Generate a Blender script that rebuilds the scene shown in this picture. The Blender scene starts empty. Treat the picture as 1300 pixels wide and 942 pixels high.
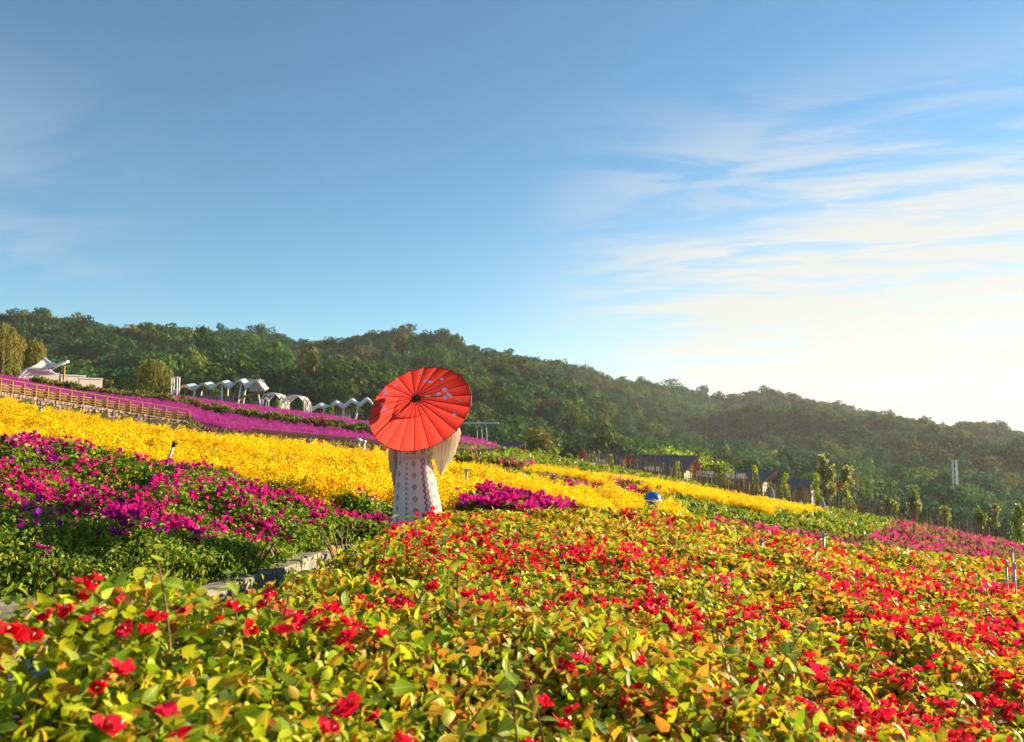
import bpy, math, random
import numpy as np
from mathutils import Vector, Matrix

rng = np.random.default_rng(11)
random.seed(11)
R = math.radians
sc = bpy.context.scene
COL = sc.collection

# ------------------------------------------------------------------ camera, sky, sun, exposure
F = 1300 * 28 / 36            # focal length in photograph pixels
PITCH = math.atan(69 / F)
ZC = 1.45                     # eye height
cam_data = bpy.data.cameras.new('camera')
cam_data.lens = 28; cam_data.sensor_width = 36
cam_data.clip_start = 0.05; cam_data.clip_end = 9000
cam_data.dof.use_dof = True
cam_data.dof.focus_distance = 6.6
cam_data.dof.aperture_fstop = 5.0
cam = bpy.data.objects.new('camera', cam_data)
cam.location = (0, 0, ZC); cam.rotation_euler = (math.pi / 2 + PITCH, 0, 0)
COL.objects.link(cam); sc.camera = cam

SUN_AZ, SUN_EL = R(62), R(16)          # azimuth measured from the view direction towards the right
SUN = Vector((math.sin(SUN_AZ) * math.cos(SUN_EL), math.cos(SUN_AZ) * math.cos(SUN_EL), math.sin(SUN_EL)))

def build_world():
    w = bpy.data.worlds.new('World'); sc.world = w; w.use_nodes = True
    nt = w.node_tree; N = nt.nodes; L = nt.links; N.clear()
    out = N.new('ShaderNodeOutputWorld'); bg = N.new('ShaderNodeBackground'); bg.inputs['Strength'].default_value = 0.058
    sky = N.new('ShaderNodeTexSky'); sky.sky_type = 'NISHITA'; sky.sun_disc = False
    sky.sun_elevation = SUN_EL; sky.sun_rotation = SUN_AZ
    sky.altitude = 900; sky.air_density = 1.0; sky.dust_density = 0.05; sky.ozone_density = 1.6
    tc = N.new('ShaderNodeTexCoord')
    def math_(op, a, b=None, c=None):
        n = N.new('ShaderNodeMath'); n.operation = op
        for i, s in enumerate((a, b, c)):
            if s is None: continue
            if isinstance(s, (int, float)): n.inputs[i].default_value = s
            else: L.new(s, n.inputs[i])
        return n.outputs[0]
    def ramp(src, lo, hi):
        n = N.new('ShaderNodeMapRange'); n.interpolation_type = 'SMOOTHSTEP'
        n.inputs['From Min'].default_value = lo; n.inputs['From Max'].default_value = hi
        L.new(src, n.inputs['Value']); return n.outputs[0]
    sep = N.new('ShaderNodeSeparateXYZ'); L.new(tc.outputs['Generated'], sep.inputs[0])
    X, Y, Z = sep.outputs
    den = math_('MAXIMUM', math_('ADD', Z, 0.10), 0.04)
    px, py = math_('DIVIDE', X, den), math_('DIVIDE', Y, den)
    # cirrus deck: streaks drawn out along one wind direction
    ca, sa = math.cos(R(-14)), math.sin(R(-14))
    wx = math_('ADD', math_('MULTIPLY', px, ca), math_('MULTIPLY', py, sa))
    wy = math_('SUBTRACT', math_('MULTIPLY', py, ca), math_('MULTIPLY', px, sa))
    def noise(sx, sy, scale, detail, rough, dist, off):
        c = N.new('ShaderNodeCombineXYZ')
        L.new(math_('MULTIPLY_ADD', wx, sx, off), c.inputs[0]); L.new(math_('MULTIPLY_ADD', wy, sy, off * 1.7), c.inputs[1])
        n = N.new('ShaderNodeTexNoise'); n.inputs['Scale'].default_value = scale; n.inputs['Detail'].default_value = detail
        n.inputs['Roughness'].default_value = rough; n.inputs['Distortion'].default_value = dist
        L.new(c.outputs[0], n.inputs['Vector']); return n.outputs['Fac']
    big = noise(0.45, 0.6, 1.0, 3, 0.5, 0.3, 3.1)
    fine = noise(0.8, 2.1, 1.6, 9, 0.62, 0.9, 8.4)
    cover = math_('ADD', ramp(X, -0.02, 0.34), math_('MULTIPLY', ramp(math_('MULTIPLY', X, -1.0), 0.34, 0.60), 0.22))
    dens = math_('MULTIPLY', math_('ADD', math_('MULTIPLY', ramp(big, 0.32, 0.58), 0.75), 0.25), ramp(fine, 0.37, 0.62))
    dens = math_('MULTIPLY', math_('MULTIPLY', dens, cover), ramp(math_('MULTIPLY', Z, -1.0), -0.43, -0.27))
    low = math_('MULTIPLY', ramp(math_('MULTIPLY', Z, -1.0), -0.32, -0.06), math_('MULTIPLY', ramp(X, -0.15, 0.42), 0.76))   # veil thickens towards the horizon
    dens = math_('MINIMUM', math_('ADD', math_('ADD', math_('MULTIPLY', dens, 0.95), low), 0.02), 0.93)
    mix = N.new('ShaderNodeMix'); mix.data_type = 'RGBA'
    wb = N.new('ShaderNodeMix'); wb.data_type = 'RGBA'; wb.blend_type = 'MULTIPLY'; wb.inputs['Factor'].default_value = 1; wb.inputs[7].default_value = (0.64, 1.0, 1.10, 1)   # the camera's cool white balance
    L.new(sky.outputs[0], wb.inputs[6]); L.new(dens, mix.inputs['Factor']); L.new(wb.outputs[2], mix.inputs[6])
    mix.inputs[7].default_value = (5.3, 5.2, 4.85, 1)
    L.new(mix.outputs[2], bg.inputs['Color']); L.new(bg.outputs[0], out.inputs['Surface'])
build_world()

sl = bpy.data.lights.new('sun', 'SUN'); sl.energy = 5.0; sl.angle = R(0.6); sl.color = (1.0, 0.80, 0.53)
so = bpy.data.objects.new('sun', sl); so.rotation_euler = SUN.to_track_quat('Z', 'Y').to_euler(); so.location = (40, 20, 60)
COL.objects.link(so)

sc.view_settings.view_transform = 'Standard'; sc.view_settings.look = 'None'
sc.view_settings.exposure = 1.5; sc.view_settings.gamma = 1.0
sc.render.engine = 'CYCLES'
sc.cycles.use_denoising = True
sc.cycles.max_bounces = 6; sc.cycles.diffuse_bounces = 3; sc.cycles.transmission_bounces = 3; sc.cycles.volume_bounces = 0
sc.cycles.caustics_reflective = False; sc.cycles.caustics_refractive = False

# ------------------------------------------------------------------ helpers: numbers
CP, SP = math.cos(PITCH), math.sin(PITCH)
def proj(x, y, z):
    z = z - ZC
    yc = y * CP + z * SP; zc = -y * SP + z * CP
    yc = np.maximum(yc, 1e-3)
    return 650 + F * x / yc, 471 - F * zc / yc
def at(u, v, Y):
    """point at depth Y on the ray through photograph pixel (u, v)"""
    a, b = (u - 650) / F, (471 - v) / F
    d = Vector((a, CP - b * SP, SP + b * CP)); s = Y / d.y
    return Vector((d.x * s, Y, ZC + d.z * s))
_tab = np.random.default_rng(5).random((8, 256, 256))
def vnoise(x, y, seed=0):
    x = np.asarray(x, float); y = np.asarray(y, float)
    xi = np.floor(x).astype(int); yi = np.floor(y).astype(int); fx = x - xi; fy = y - yi
    fx = fx * fx * (3 - 2 * fx); fy = fy * fy * (3 - 2 * fy); T = _tab[seed % 8]
    a = T[xi & 255, yi & 255]; b = T[(xi + 1) & 255, yi & 255]; c = T[xi & 255, (yi + 1) & 255]; d = T[(xi + 1) & 255, (yi + 1) & 255]
    return (a * (1 - fx) + b * fx) * (1 - fy) + (c * (1 - fx) + d * fx) * fy - 0.5
def fbm(x, y, seed=0, o=3):
    s = 0; a = 1.0
    for i in range(o): s = s + a * vnoise(x * 2 ** i + 17 * i, y * 2 ** i + 31 * i, seed + i); a *= 0.5
    return s
def sstep(a, b, x):
    t = np.clip((x - a) / (b - a), 0, 1); return t * t * (3 - 2 * t)
def inpoly(u, v, poly):
    u = np.asarray(u); v = np.asarray(v); r = np.zeros(u.shape, bool); n = len(poly)
    for i in range(n):
        x1, y1 = poly[i]; x2, y2 = poly[(i + 1) % n]
        if y1 == y2: continue
        c = ((y1 > v) != (y2 > v)) & (u < (x2 - x1) * (v - y1) / (y2 - y1) + x1); r ^= c
    return r

# ------------------------------------------------------------------ the lie of the land
US = np.array([-700, -300, 0, 100, 220, 330, 470, 620, 760, 900, 1000, 1150, 1300, 1600, 2100], float)
def ip(u, pts): return np.interp(u, [p[0] for p in pts], [p[1] for p in pts])
V_CREST = [(-700, 390), (-200, 452), (0, 483), (100, 498), (220, 508), (330, 522), (470, 541), (620, 566)]
V_RA = [(-900, 380), (-200, 392), (0, 403), (60, 404), (110, 409), (150, 417), (180, 420), (230, 424), (265, 419), (290, 415), (330, 414), (345, 420), (370, 432), (400, 434),
        (440, 431), (480, 425), (520, 424), (560, 431), (600, 446), (640, 462), (670, 476), (700, 495), (740, 522), (790, 560), (860, 620), (2200, 900)]
V_RB = [(-900, 470), (400, 470), (600, 467), (640, 464), (690, 469), (720, 471), (760, 478), (800, 482), (830, 484), (870, 492), (920, 499), (960, 494), (1000, 498), (1040, 506), (1080, 516),
        (1120, 522), (1150, 532), (1180, 542), (1200, 546), (1240, 550), (1280, 556), (1300, 561), (1500, 596), (2200, 660)]
Z_VAL = [(-900, 16), (-300, 9), (0, 3.5), (220, 0), (470, -5), (620, -9), (760, -13), (1000, -21), (1300, -29), (1700, -36), (2200, -42)]
D_A, D_B = 430.0, 690.0
Y_FENCE = [(-700, 27), (-150, 33), (0, 36.5), (240, 43), (320, 43), (640, 49)]
V_FENCE = [(-700, 392), (-150, 474), (0, 497), (241, 535), (256, 546), (322, 557), (480, 570), (640, 586)]

def plane(x, y):
    w = 3.0
    left = -0.135 * x; right = -0.185 * x
    k = sstep(-w, w, x)
    return left * (1 - k) + right * k - 0.012 * y - 0.0
def H(x, y):
    x = np.asarray(x, float); y = np.asarray(y, float)
    r = np.hypot(x, y)
    Yd = np.maximum(y, r * 0.55)
    t = np.clip(x / np.maximum(Yd, 1e-3), -1.4, 1.4); u = 650 + F * t
    front = sstep(-0.2, 0.35, y / np.maximum(r, 1e-3))
    p = plane(x, y) + 0.05 * fbm(x * 0.35, y * 0.35, 2) * sstep(8, 20, r)
    # left: a low retaining wall carries the purple terrace
    wall = np.interp(u, [-700, 0, 240, 310], [0.75, 0.62, 0.30, 0.0])
    yf = ip(u, Y_FENCE); zf = yf * (540 - ip(u, V_FENCE)) / F + ZC
    lower = p + (zf - wall - plane(t * yf, yf)) * sstep(14, 1, yf - y)
    zcrest = 68 * (540 - ip(u, V_CREST)) / F + ZC
    s = np.clip((Yd - yf) / (68 - yf), 0, 1)
    upper = zf + (zcrest - zf) * s
    isleft = sstep(640, 600, u)
    near = np.where(y < yf, lower * isleft + p * (1 - isleft), upper * isleft + p * (1 - isleft))
    near_at_edge = np.where(isleft > 0.5, zcrest, plane(t * 66, np.full_like(t, 66.0)))
    edge = 68 + 17 * isleft
    zv = ip(u, Z_VAL) + ZC
    k = np.clip((Yd - edge) / (170 - edge), 0, 1); k = k ** 0.85
    mid = near_at_edge + (zv - near_at_edge) * k
    z = np.where(Yd < edge, near, mid)
    ca = D_A * (540 - ip(u, V_RA)) / F + ZC - 8.5
    cb = D_B * (540 - ip(u, V_RB)) / F + ZC - 12.5
    n1 = fbm(x / 70, y / 70, 1, 3); n2 = fbm(x / 110 + 9, y / 110, 3, 3)
    ka = np.clip((Yd - 165) / (D_A - 165), 0, 1); sa = ka ** 1.1
    A = zv + (ca - zv) * sa - np.maximum(Yd - D_A, 0) * 0.25 + 26 * n1 * np.sin(np.pi * ka) ** 0.8
    kb = np.clip((Yd - 270) / (D_B - 270), 0, 1)
    B = zv + (cb - zv) * (0.65 * kb + 0.35 * sstep(0, 1, kb)) - np.maximum(Yd - D_B, 0) * 0.25 + 36 * n2 * np.sin(np.pi * kb) ** 0.8
    far = np.where(Yd > 165, np.maximum(np.maximum(A, B), -46.0), z)
    z = np.where(Yd > 165, far, z)
    back = plane(np.clip(x, -60, 60), np.clip(y, -60, 60)) * sstep(90, 40, r)
    return z * front + back * (1 - front)
H0 = lambda x, y: float(H(np.array([x]), np.array([y]))[0])
def ground_at(u, Y):
    x = (u - 650) / F * Y
    return Vector((x, Y, H0(x, Y)))

# ------------------------------------------------------------------ helpers: materials
def mat(name, color=(0.5, 0.5, 0.5), rough=0.7, metal=0.0, noise=0.0, nscale=8.0, dark=None, bump=0.0):
    m = bpy.data.materials.new(name); m.use_nodes = True; nt = m.node_tree; b = nt.nodes['Principled BSDF']
    b.inputs['Base Color'].default_value = (*color, 1); b.inputs['Roughness'].default_value = rough; b.inputs['Metallic'].default_value = metal
    if noise or bump:
        tc = nt.nodes.new('ShaderNodeTexCoord'); n = nt.nodes.new('ShaderNodeTexNoise'); n.inputs['Scale'].default_value = nscale; n.inputs['Detail'].default_value = 6
        nt.links.new(tc.outputs['Object'], n.inputs['Vector'])
        if noise:
            mx = nt.nodes.new('ShaderNodeMix'); mx.data_type = 'RGBA'; mr = nt.nodes.new('ShaderNodeMapRange')
            mr.inputs['From Min'].default_value = 0.35; mr.inputs['From Max'].default_value = 0.65; mr.inputs['To Max'].default_value = noise
            nt.links.new(n.outputs['Fac'], mr.inputs['Value']); nt.links.new(mr.outputs[0], mx.inputs['Factor'])
            mx.inputs[6].default_value = (*color, 1); d = dark or tuple(c * 0.4 for c in color); mx.inputs[7].default_value = (*d, 1)
            nt.links.new(mx.outputs[2], b.inputs['Base Color'])
        if bump:
            bp = nt.nodes.new('ShaderNodeBump'); bp.inputs['Strength'].default_value = bump; bp.inputs['Distance'].default_value = 0.02
            nt.links.new(n.outputs['Fac'], bp.inputs['Height']); nt.links.new(bp.outputs[0], b.inputs['Normal'])
    return m
def leafy(name, transl=0.4, rough=0.5, ramp=None, spec=0.3):
    """thin leaf: colour from the leaf's own colour attribute, or (ramp) from a random value per object"""
    m = bpy.data.materials.new(name); m.use_nodes = True; nt = m.node_tree; N, L = nt.nodes, nt.links
    b = N['Principled BSDF']; b.inputs['Roughness'].default_value = rough; b.inputs['Specular IOR Level'].default_value = spec
    tr = N.new('ShaderNodeBsdfTranslucent'); mx = N.new('ShaderNodeMixShader'); mx.inputs[0].default_value = transl
    if ramp:
        oi = N.new('ShaderNodeObjectInfo'); cr = N.new('ShaderNodeValToRGB'); cr.color_ramp.interpolation = 'LINEAR'
        el = cr.color_ramp.elements
        while len(el) < len(ramp): el.new(0.5)
        for i, c in enumerate(ramp): el[i].position = i / (len(ramp) - 1); el[i].color = (*c, 1)
        L.new(oi.outputs['Random'], cr.inputs['Fac']); src = cr.outputs['Color']
        tc = N.new('ShaderNodeTexCoord'); nz = N.new('ShaderNodeTexNoise'); nz.inputs['Scale'].default_value = 2.5; nz.inputs['Detail'].default_value = 5
        L.new(tc.outputs['Object'], nz.inputs['Vector'])
        hs = N.new('ShaderNodeHueSaturation'); mr = N.new('ShaderNodeMapRange'); mr.inputs['To Min'].default_value = 0.6; mr.inputs['To Max'].default_value = 1.45
        if 'leaf' in name:      # pale midrib and side veins
            sx = N.new('ShaderNodeSeparateXYZ'); L.new(tc.outputs['Object'], sx.inputs[0])
            def mm(op, a, b2):
                q = N.new('ShaderNodeMath'); q.operation = op
                for i, z in enumerate((a, b2)):
                    if isinstance(z, (int, float)): q.inputs[i].default_value = z
                    else: L.new(z, q.inputs[i])
                return q.outputs[0]
            ay = mm('ABSOLUTE', sx.outputs[1], 0.0); vein = mm('PINGPONG', mm('SUBTRACT', sx.outputs[0], mm('MULTIPLY', ay, 0.8)), 0.075)
            vm = mm('MAXIMUM', mm('LESS_THAN', ay, 0.016), mm('MULTIPLY', mm('LESS_THAN', vein, 0.010), 0.55))
            vx = N.new('ShaderNodeMix'); vx.data_type = 'RGBA'; L.new(vm, vx.inputs['Factor']); L.new(src, vx.inputs[6]); vx.inputs[7].default_value = (0.55, 0.58, 0.16, 1); src = vx.outputs[2]
            bp = N.new('ShaderNodeBump'); bp.inputs['Strength'].default_value = 0.35; bp.inputs['Distance'].default_value = 0.02; L.new(vein, bp.inputs['Height']); L.new(bp.outputs[0], b.inputs['Normal'])
        L.new(nz.outputs['Fac'], mr.inputs['Value']); L.new(mr.outputs[0], hs.inputs['Value']); L.new(src, hs.inputs['Color']); src = hs.outputs['Color']
    else:
        at_ = N.new('ShaderNodeAttribute'); at_.attribute_name = 'Col'; src = at_.outputs['Color']
    L.new(src, b.inputs['Base Color']); L.new(src, tr.inputs['Color'])
    L.new(b.outputs[0], mx.inputs[1]); L.new(tr.outputs[0], mx.inputs[2]); L.new(mx.outputs[0], N['Material Output'].inputs['Surface'])
    return m
M = {}
M['leaf'] = leafy('leaf', 0.45, 0.5, spec=0.3)
M['petal'] = leafy('petal', 0.45, 0.7, spec=0.1)
M['forest'] = leafy('forest_foliage', 0.25, 0.8, spec=0.1)
M['leaf_part'] = leafy('leaf_single', 0.46, 0.46, ramp=[(0.16, 0.30, 0.012), (0.34, 0.48, 0.015), (0.50, 0.56, 0.02), (0.32, 0.46, 0.015), (0.60, 0.48, 0.03), (0.58, 0.26, 0.035), (0.26, 0.40, 0.015), (0.50, 0.13, 0.03)], spec=0.28)
M['red_part'] = leafy('bract_red', 0.45, 0.65, ramp=[(0.62, 0.008, 0.03), (0.78, 0.015, 0.05), (0.68, 0.01, 0.02), (0.80, 0.02, 0.10)], spec=0.1)
M['mag_part'] = leafy('bract_magenta', 0.45, 0.65, ramp=[(0.55, 0.006, 0.20), (0.68, 0.012, 0.25), (0.45, 0.006, 0.26)], spec=0.1)
M['twig'] = mat('twig', (0.23, 0.12, 0.06), 0.8, noise=0.8, nscale=40)
M['bark'] = mat('bark', (0.16, 0.11, 0.07), 0.9, noise=0.8, nscale=6, bump=0.4)
M['soil'] = mat('soil', (0.16, 0.11, 0.06), 0.95, noise=0.7, nscale=3.0, dark=(0.07, 0.085, 0.025), bump=0.5)
M['concrete'] = mat('concrete', (0.33, 0.30, 0.26), 0.9, noise=0.9, nscale=9, dark=(0.15, 0.14, 0.10), bump=0.6)
M['white_paint'] = mat('white_paint', (0.78, 0.76, 0.72), 0.45, noise=0.25, nscale=4, dark=(0.6, 0.56, 0.5))
M['plaster'] = mat('plaster', (0.72, 0.66, 0.56), 0.85, noise=0.4, nscale=2, dark=(0.55, 0.48, 0.4))
M['timber'] = mat('timber', (0.40, 0.23, 0.11), 0.7, noise=0.7, nscale=10, dark=(0.25, 0.13, 0.06))
M['bamboo'] = mat('bamboo', (0.40, 0.22, 0.06), 0.7, noise=0.8, nscale=9, dark=(0.24, 0.13, 0.04))
M['reed'] = mat('reed', (0.42, 0.29, 0.13), 0.85, noise=0.8, nscale=14, dark=(0.24, 0.15, 0.06))
M['metal_roof'] = mat('metal_roof', (0.56, 0.60, 0.66), 0.35, 0.3)
M['steel'] = mat('steel', (0.45, 0.50, 0.56), 0.4, 0.5)
M['thatch'] = mat('thatch', (0.24, 0.195, 0.16), 0.95, noise=0.8, nscale=6, dark=(0.12, 0.095, 0.08), bump=0.6)
M['blue_plastic'] = mat('blue_plastic', (0.012, 0.16, 0.62), 0.35, noise=0.3, nscale=9, dark=(0.01, 0.11, 0.45))
M['pipe_blue'] = mat('pipe_blue', (0.25, 0.36, 0.48), 0.45)
M['stone'] = mat('stone', (0.52, 0.38, 0.28), 0.9, noise=0.8, nscale=5, dark=(0.25, 0.17, 0.12), bump=0.5)
M['boulder'] = mat('boulder', (0.45, 0.42, 0.40), 0.85, noise=0.7, nscale=9, dark=(0.28, 0.26, 0.25), bump=0.5)
M['dark'] = mat('dark_plastic', (0.02, 0.02, 0.025), 0.4)
M['red_paint'] = mat('red_paint', (0.55, 0.03, 0.03), 0.5)
M['yellow_paint'] = mat('yellow_paint', (0.75, 0.42, 0.02), 0.5)

# ------------------------------------------------------------------ helpers: meshes and objects
def mesh_np(name, V, T, col=None, smooth=False):
    me = bpy.data.meshes.new(name); V = np.ascontiguousarray(V, np.float32); T = np.ascontiguousarray(T, np.int32)
    me.vertices.add(len(V)); me.vertices.foreach_set('co', V.ravel())
    me.loops.add(T.size); me.loops.foreach_set('vertex_index', T.ravel())
    me.polygons.add(len(T)); me.polygons.foreach_set('loop_start', np.arange(0, T.size, T.shape[1], dtype=np.int32))
    me.polygons.foreach_set('loop_total', np.full(len(T), T.shape[1], np.int32))
    if smooth: me.polygons.foreach_set('use_smooth', np.ones(len(T), bool))
    if col is not None:
        a = me.color_attributes.new('Col', 'FLOAT_COLOR', 'POINT'); c = np.ones((len(V), 4), np.float32); c[:, :3] = col
        a.data.foreach_set('color', c.ravel())
    me.update(calc_edges=True); return me
class Acc:
    def __init__(s): s.V, s.T, s.C, s.n = [], [], [], 0
    def add(s, tv, tt, B, P, C):
        """k copies of template (tv, tt) with bases B (k,3,3), positions P (k,3), colours C (k,3)"""
        k = len(P)
        if k == 0: return
        V = np.einsum('kij,nj->kni', B, tv) + P[:, None, :]
        n = len(tv)
        T = tt[None] + (np.arange(k) * n)[:, None, None] + s.n
        s.V.append(V.reshape(-1, 3)); s.T.append(T.reshape(-1, 3)); s.C.append(np.repeat(C, n, 0)); s.n += k * n
    def mesh(s, name, origin=None, smooth=False):
        V = np.concatenate(s.V)
        if origin is not None: V = V - np.asarray(origin)[None]
        return mesh_np(name, V, np.concatenate(s.T), np.concatenate(s.C), smooth)
def link(name, me, m=None, parent=None, loc=None):
    o = bpy.data.objects.new(name, me); COL.objects.link(o)
    if m is not None and me is not None and not me.materials: me.materials.append(m)
    if parent is not None: o.parent = parent
    if loc is not None: o.location = loc
    return o
def tag(o, label=None, cat=None, group=None, kind=None):
    if label: o['label'] = label
    if cat: o['category'] = cat
    if group: o['group'] = group
    if kind: o['kind'] = kind
    return o
def thing(name, label, cat, loc=(0, 0, 0), rz=0.0, group=None):
    o = bpy.data.objects.new(name, None); COL.objects.link(o); o.location = loc; o.rotation_euler = (0, 0, rz)
    return tag(o, label, cat, group)
def copy_tree(o, parent=None):
    c = o.copy(); COL.objects.link(c); c.parent = parent
    for ch in list(o.children): copy_tree(ch, c)
    return c
class MB:
    """collects simple solids into one mesh"""
    def __init__(s): s.v, s.f = [], []
    def _add(s, vs, fs):
        b = len(s.v); s.v += [tuple(p) for p in vs]; s.f += [tuple(i + b for i in f) for f in fs]; return s
    def box(s, c, d, rz=0.0, taper=1.0):
        x, y, z = d[0] / 2, d[1] / 2, d[2] / 2; vs = []
        ca, sa = math.cos(rz), math.sin(rz)
        for k, (sx, sy, sz) in enumerate([(-1, -1, -1), (1, -1, -1), (1, 1, -1), (-1, 1, -1), (-1, -1, 1), (1, -1, 1), (1, 1, 1), (-1, 1, 1)]):
            q = taper if sz > 0 else 1
            a, b = sx * x * q, sy * y * q
            vs.append((c[0] + a * ca - b * sa, c[1] + a * sa + b * ca, c[2] + sz * z))
        return s._add(vs, [(3, 2, 1, 0), (4, 5, 6, 7), (0, 1, 5, 4), (1, 2, 6, 5), (2, 3, 7, 6), (3, 0, 4, 7)])
    def hexa(s, pts):
        return s._add(pts, [(3, 2, 1, 0), (4, 5, 6, 7), (0, 1, 5, 4), (1, 2, 6, 5), (2, 3, 7, 6), (3, 0, 4, 7)])
    def tube(s, path, rad, n=6):
        path = [Vector(p) for p in path]; rings = []
        rad = rad if hasattr(rad, '__len__') else [rad] * len(path)
        for i, p in enumerate(path):
            d = (path[min(i + 1, len(path) - 1)] - path[max(i - 1, 0)]).normalized()
            a = d.cross(Vector((0.13, 0.37, 0.9)) if abs(d.z) < 0.9 else Vector((1, 0.2, 0))).normalized(); b = d.cross(a)
            rings.append([p + (a * math.cos(2 * math.pi * k / n) + b * math.sin(2 * math.pi * k / n)) * rad[i] for k in range(n)])
        vs = [q for r in rings for q in r]; fs = []
        for i in range(len(path) - 1):
            for k in range(n): fs.append((i * n + k, i * n + (k + 1) % n, (i + 1) * n + (k + 1) % n, (i + 1) * n + k))
        fs.append(tuple(range(n - 1, -1, -1))); fs.append(tuple((len(path) - 1) * n + k for k in range(n)))
        return s._add(vs, fs)
    def lathe(s, prof, n=16, c=(0, 0, 0)):
        vs = []; fs = []
        for r, z in prof:
            for k in range(n): a = 2 * math.pi * k / n; vs.append((c[0] + r * math.cos(a), c[1] + r * math.sin(a), c[2] + z))
        m = len(prof)
        for i in range(m - 1):
            for k in range(n): fs.append((i * n + k, i * n + (k + 1) % n, (i + 1) * n + (k + 1) % n, (i + 1) * n + k))
        fs.append(tuple(range(n - 1, -1, -1))); fs.append(tuple((m - 1) * n + k for k in range(n)))
        return s._add(vs, fs)
    def build(s, name, m, parent=None, smooth=False, bevel=0.0, loc=None):
        me = bpy.data.meshes.new(name); me.from_pydata(s.v, [], s.f); me.update()
        if smooth: me.polygons.foreach_set('use_smooth', [True] * len(me.polygons))
        o = link(name, me, m, parent, loc)
        if bevel: b = o.modifiers.new('bevel', 'BEVEL'); b.width = bevel; b.segments = 2; b.limit_method = 'ANGLE'
        return o

# leaf templates (length 1 along x, normal z)
LEAF7 = (np.array([(0, 0, 0), (0.5, 0, -0.04), (1, 0, -0.16), (0.25, 0.30, 0.07), (0.62, 0.25, 0.03), (0.25, -0.30, 0.07), (0.62, -0.25, 0.03)]),
         np.array([(0, 1, 3), (1, 4, 3), (1, 2, 4), (0, 5, 1), (1, 5, 6), (1, 6, 2)]))
LEAF4 = (np.array([(0, 0, 0), (0.45, 0.30, 0.08), (0.45, -0.30, 0.08), (1, 0, -0.1)]), np.array([(0, 3, 1), (0, 2, 3)]))
def _flower():
    V, T = [], []
    for k in range(3):
        a = 2 * math.pi * k / 3; el = R(48)
        f = np.array([math.cos(a) * math.cos(el), math.sin(a) * math.cos(el), math.sin(el)]); s = np.array([-math.sin(a), math.cos(a), 0]); n = np.cross(f, s)
        B = np.stack([f, s * 1.45, -n * 1.2], 1); V.append(LEAF7[0] @ B.T); T.append(LEAF7[1] + 7 * k)
    return np.concatenate(V), np.concatenate(T)
FLOWER = _flower()
DIA = (np.array([(0, 0, 0), (0.5, 0.5, 0), (0.5, -0.5, 0), (1, 0, 0)]), np.array([(0, 2, 3), (0, 3, 1)]))
def basis(f, roll, size, width=1.0):
    """bases for leaves pointing along f (k,3), rolled, with length size (k,)"""
    f = f / np.linalg.norm(f, axis=1, keepdims=True)
    up = np.tile(np.array([0, 0, 1.0]), (len(f), 1)); up[np.abs(f[:, 2]) > 0.97] = (1, 0, 0)
    s = np.cross(up, f); s /= np.linalg.norm(s, axis=1, keepdims=True); n = np.cross(f, s)
    c, q = np.cos(roll)[:, None], np.sin(roll)[:, None]
    s2 = s * c + n * q; n2 = n * c - s * q
    return np.stack([f * size[:, None], s2 * (size * width)[:, None], n2 * size[:, None]], 2)
def rdir(k, lo, hi):
    a = rng.uniform(0, 2 * np.pi, k); e = rng.uniform(R(lo), R(hi), k)
    return np.stack([np.cos(a) * np.cos(e), np.sin(a) * np.cos(e), np.sin(e)], 1)
def pick(k, cols, w=None, var=0.25):
    cols = np.array(cols); i = rng.choice(len(cols), k, p=None if w is None else np.array(w) / np.sum(w))
    return cols[i] * rng.uniform(1 - var, 1 + var, (k, 1)) * rng.uniform(0.9, 1.1, (k, 3))
def scatter(k, y0, y1, tmax=0.86, power=2.0, tmin=None):
    """points on the ground ahead: thinning with distance"""
    t = rng.uniform(-tmax if tmin is None else tmin, tmax, k); q = rng.random(k)
    if power == 1: Y = np.sqrt(y0 * y0 + q * (y1 * y1 - y0 * y0))          # even per square metre
    else: Y = 1 / (1 / y0 + q * (1 / y1 - 1 / y0))                          # thins with the square of distance
    return t * Y, Y

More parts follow.
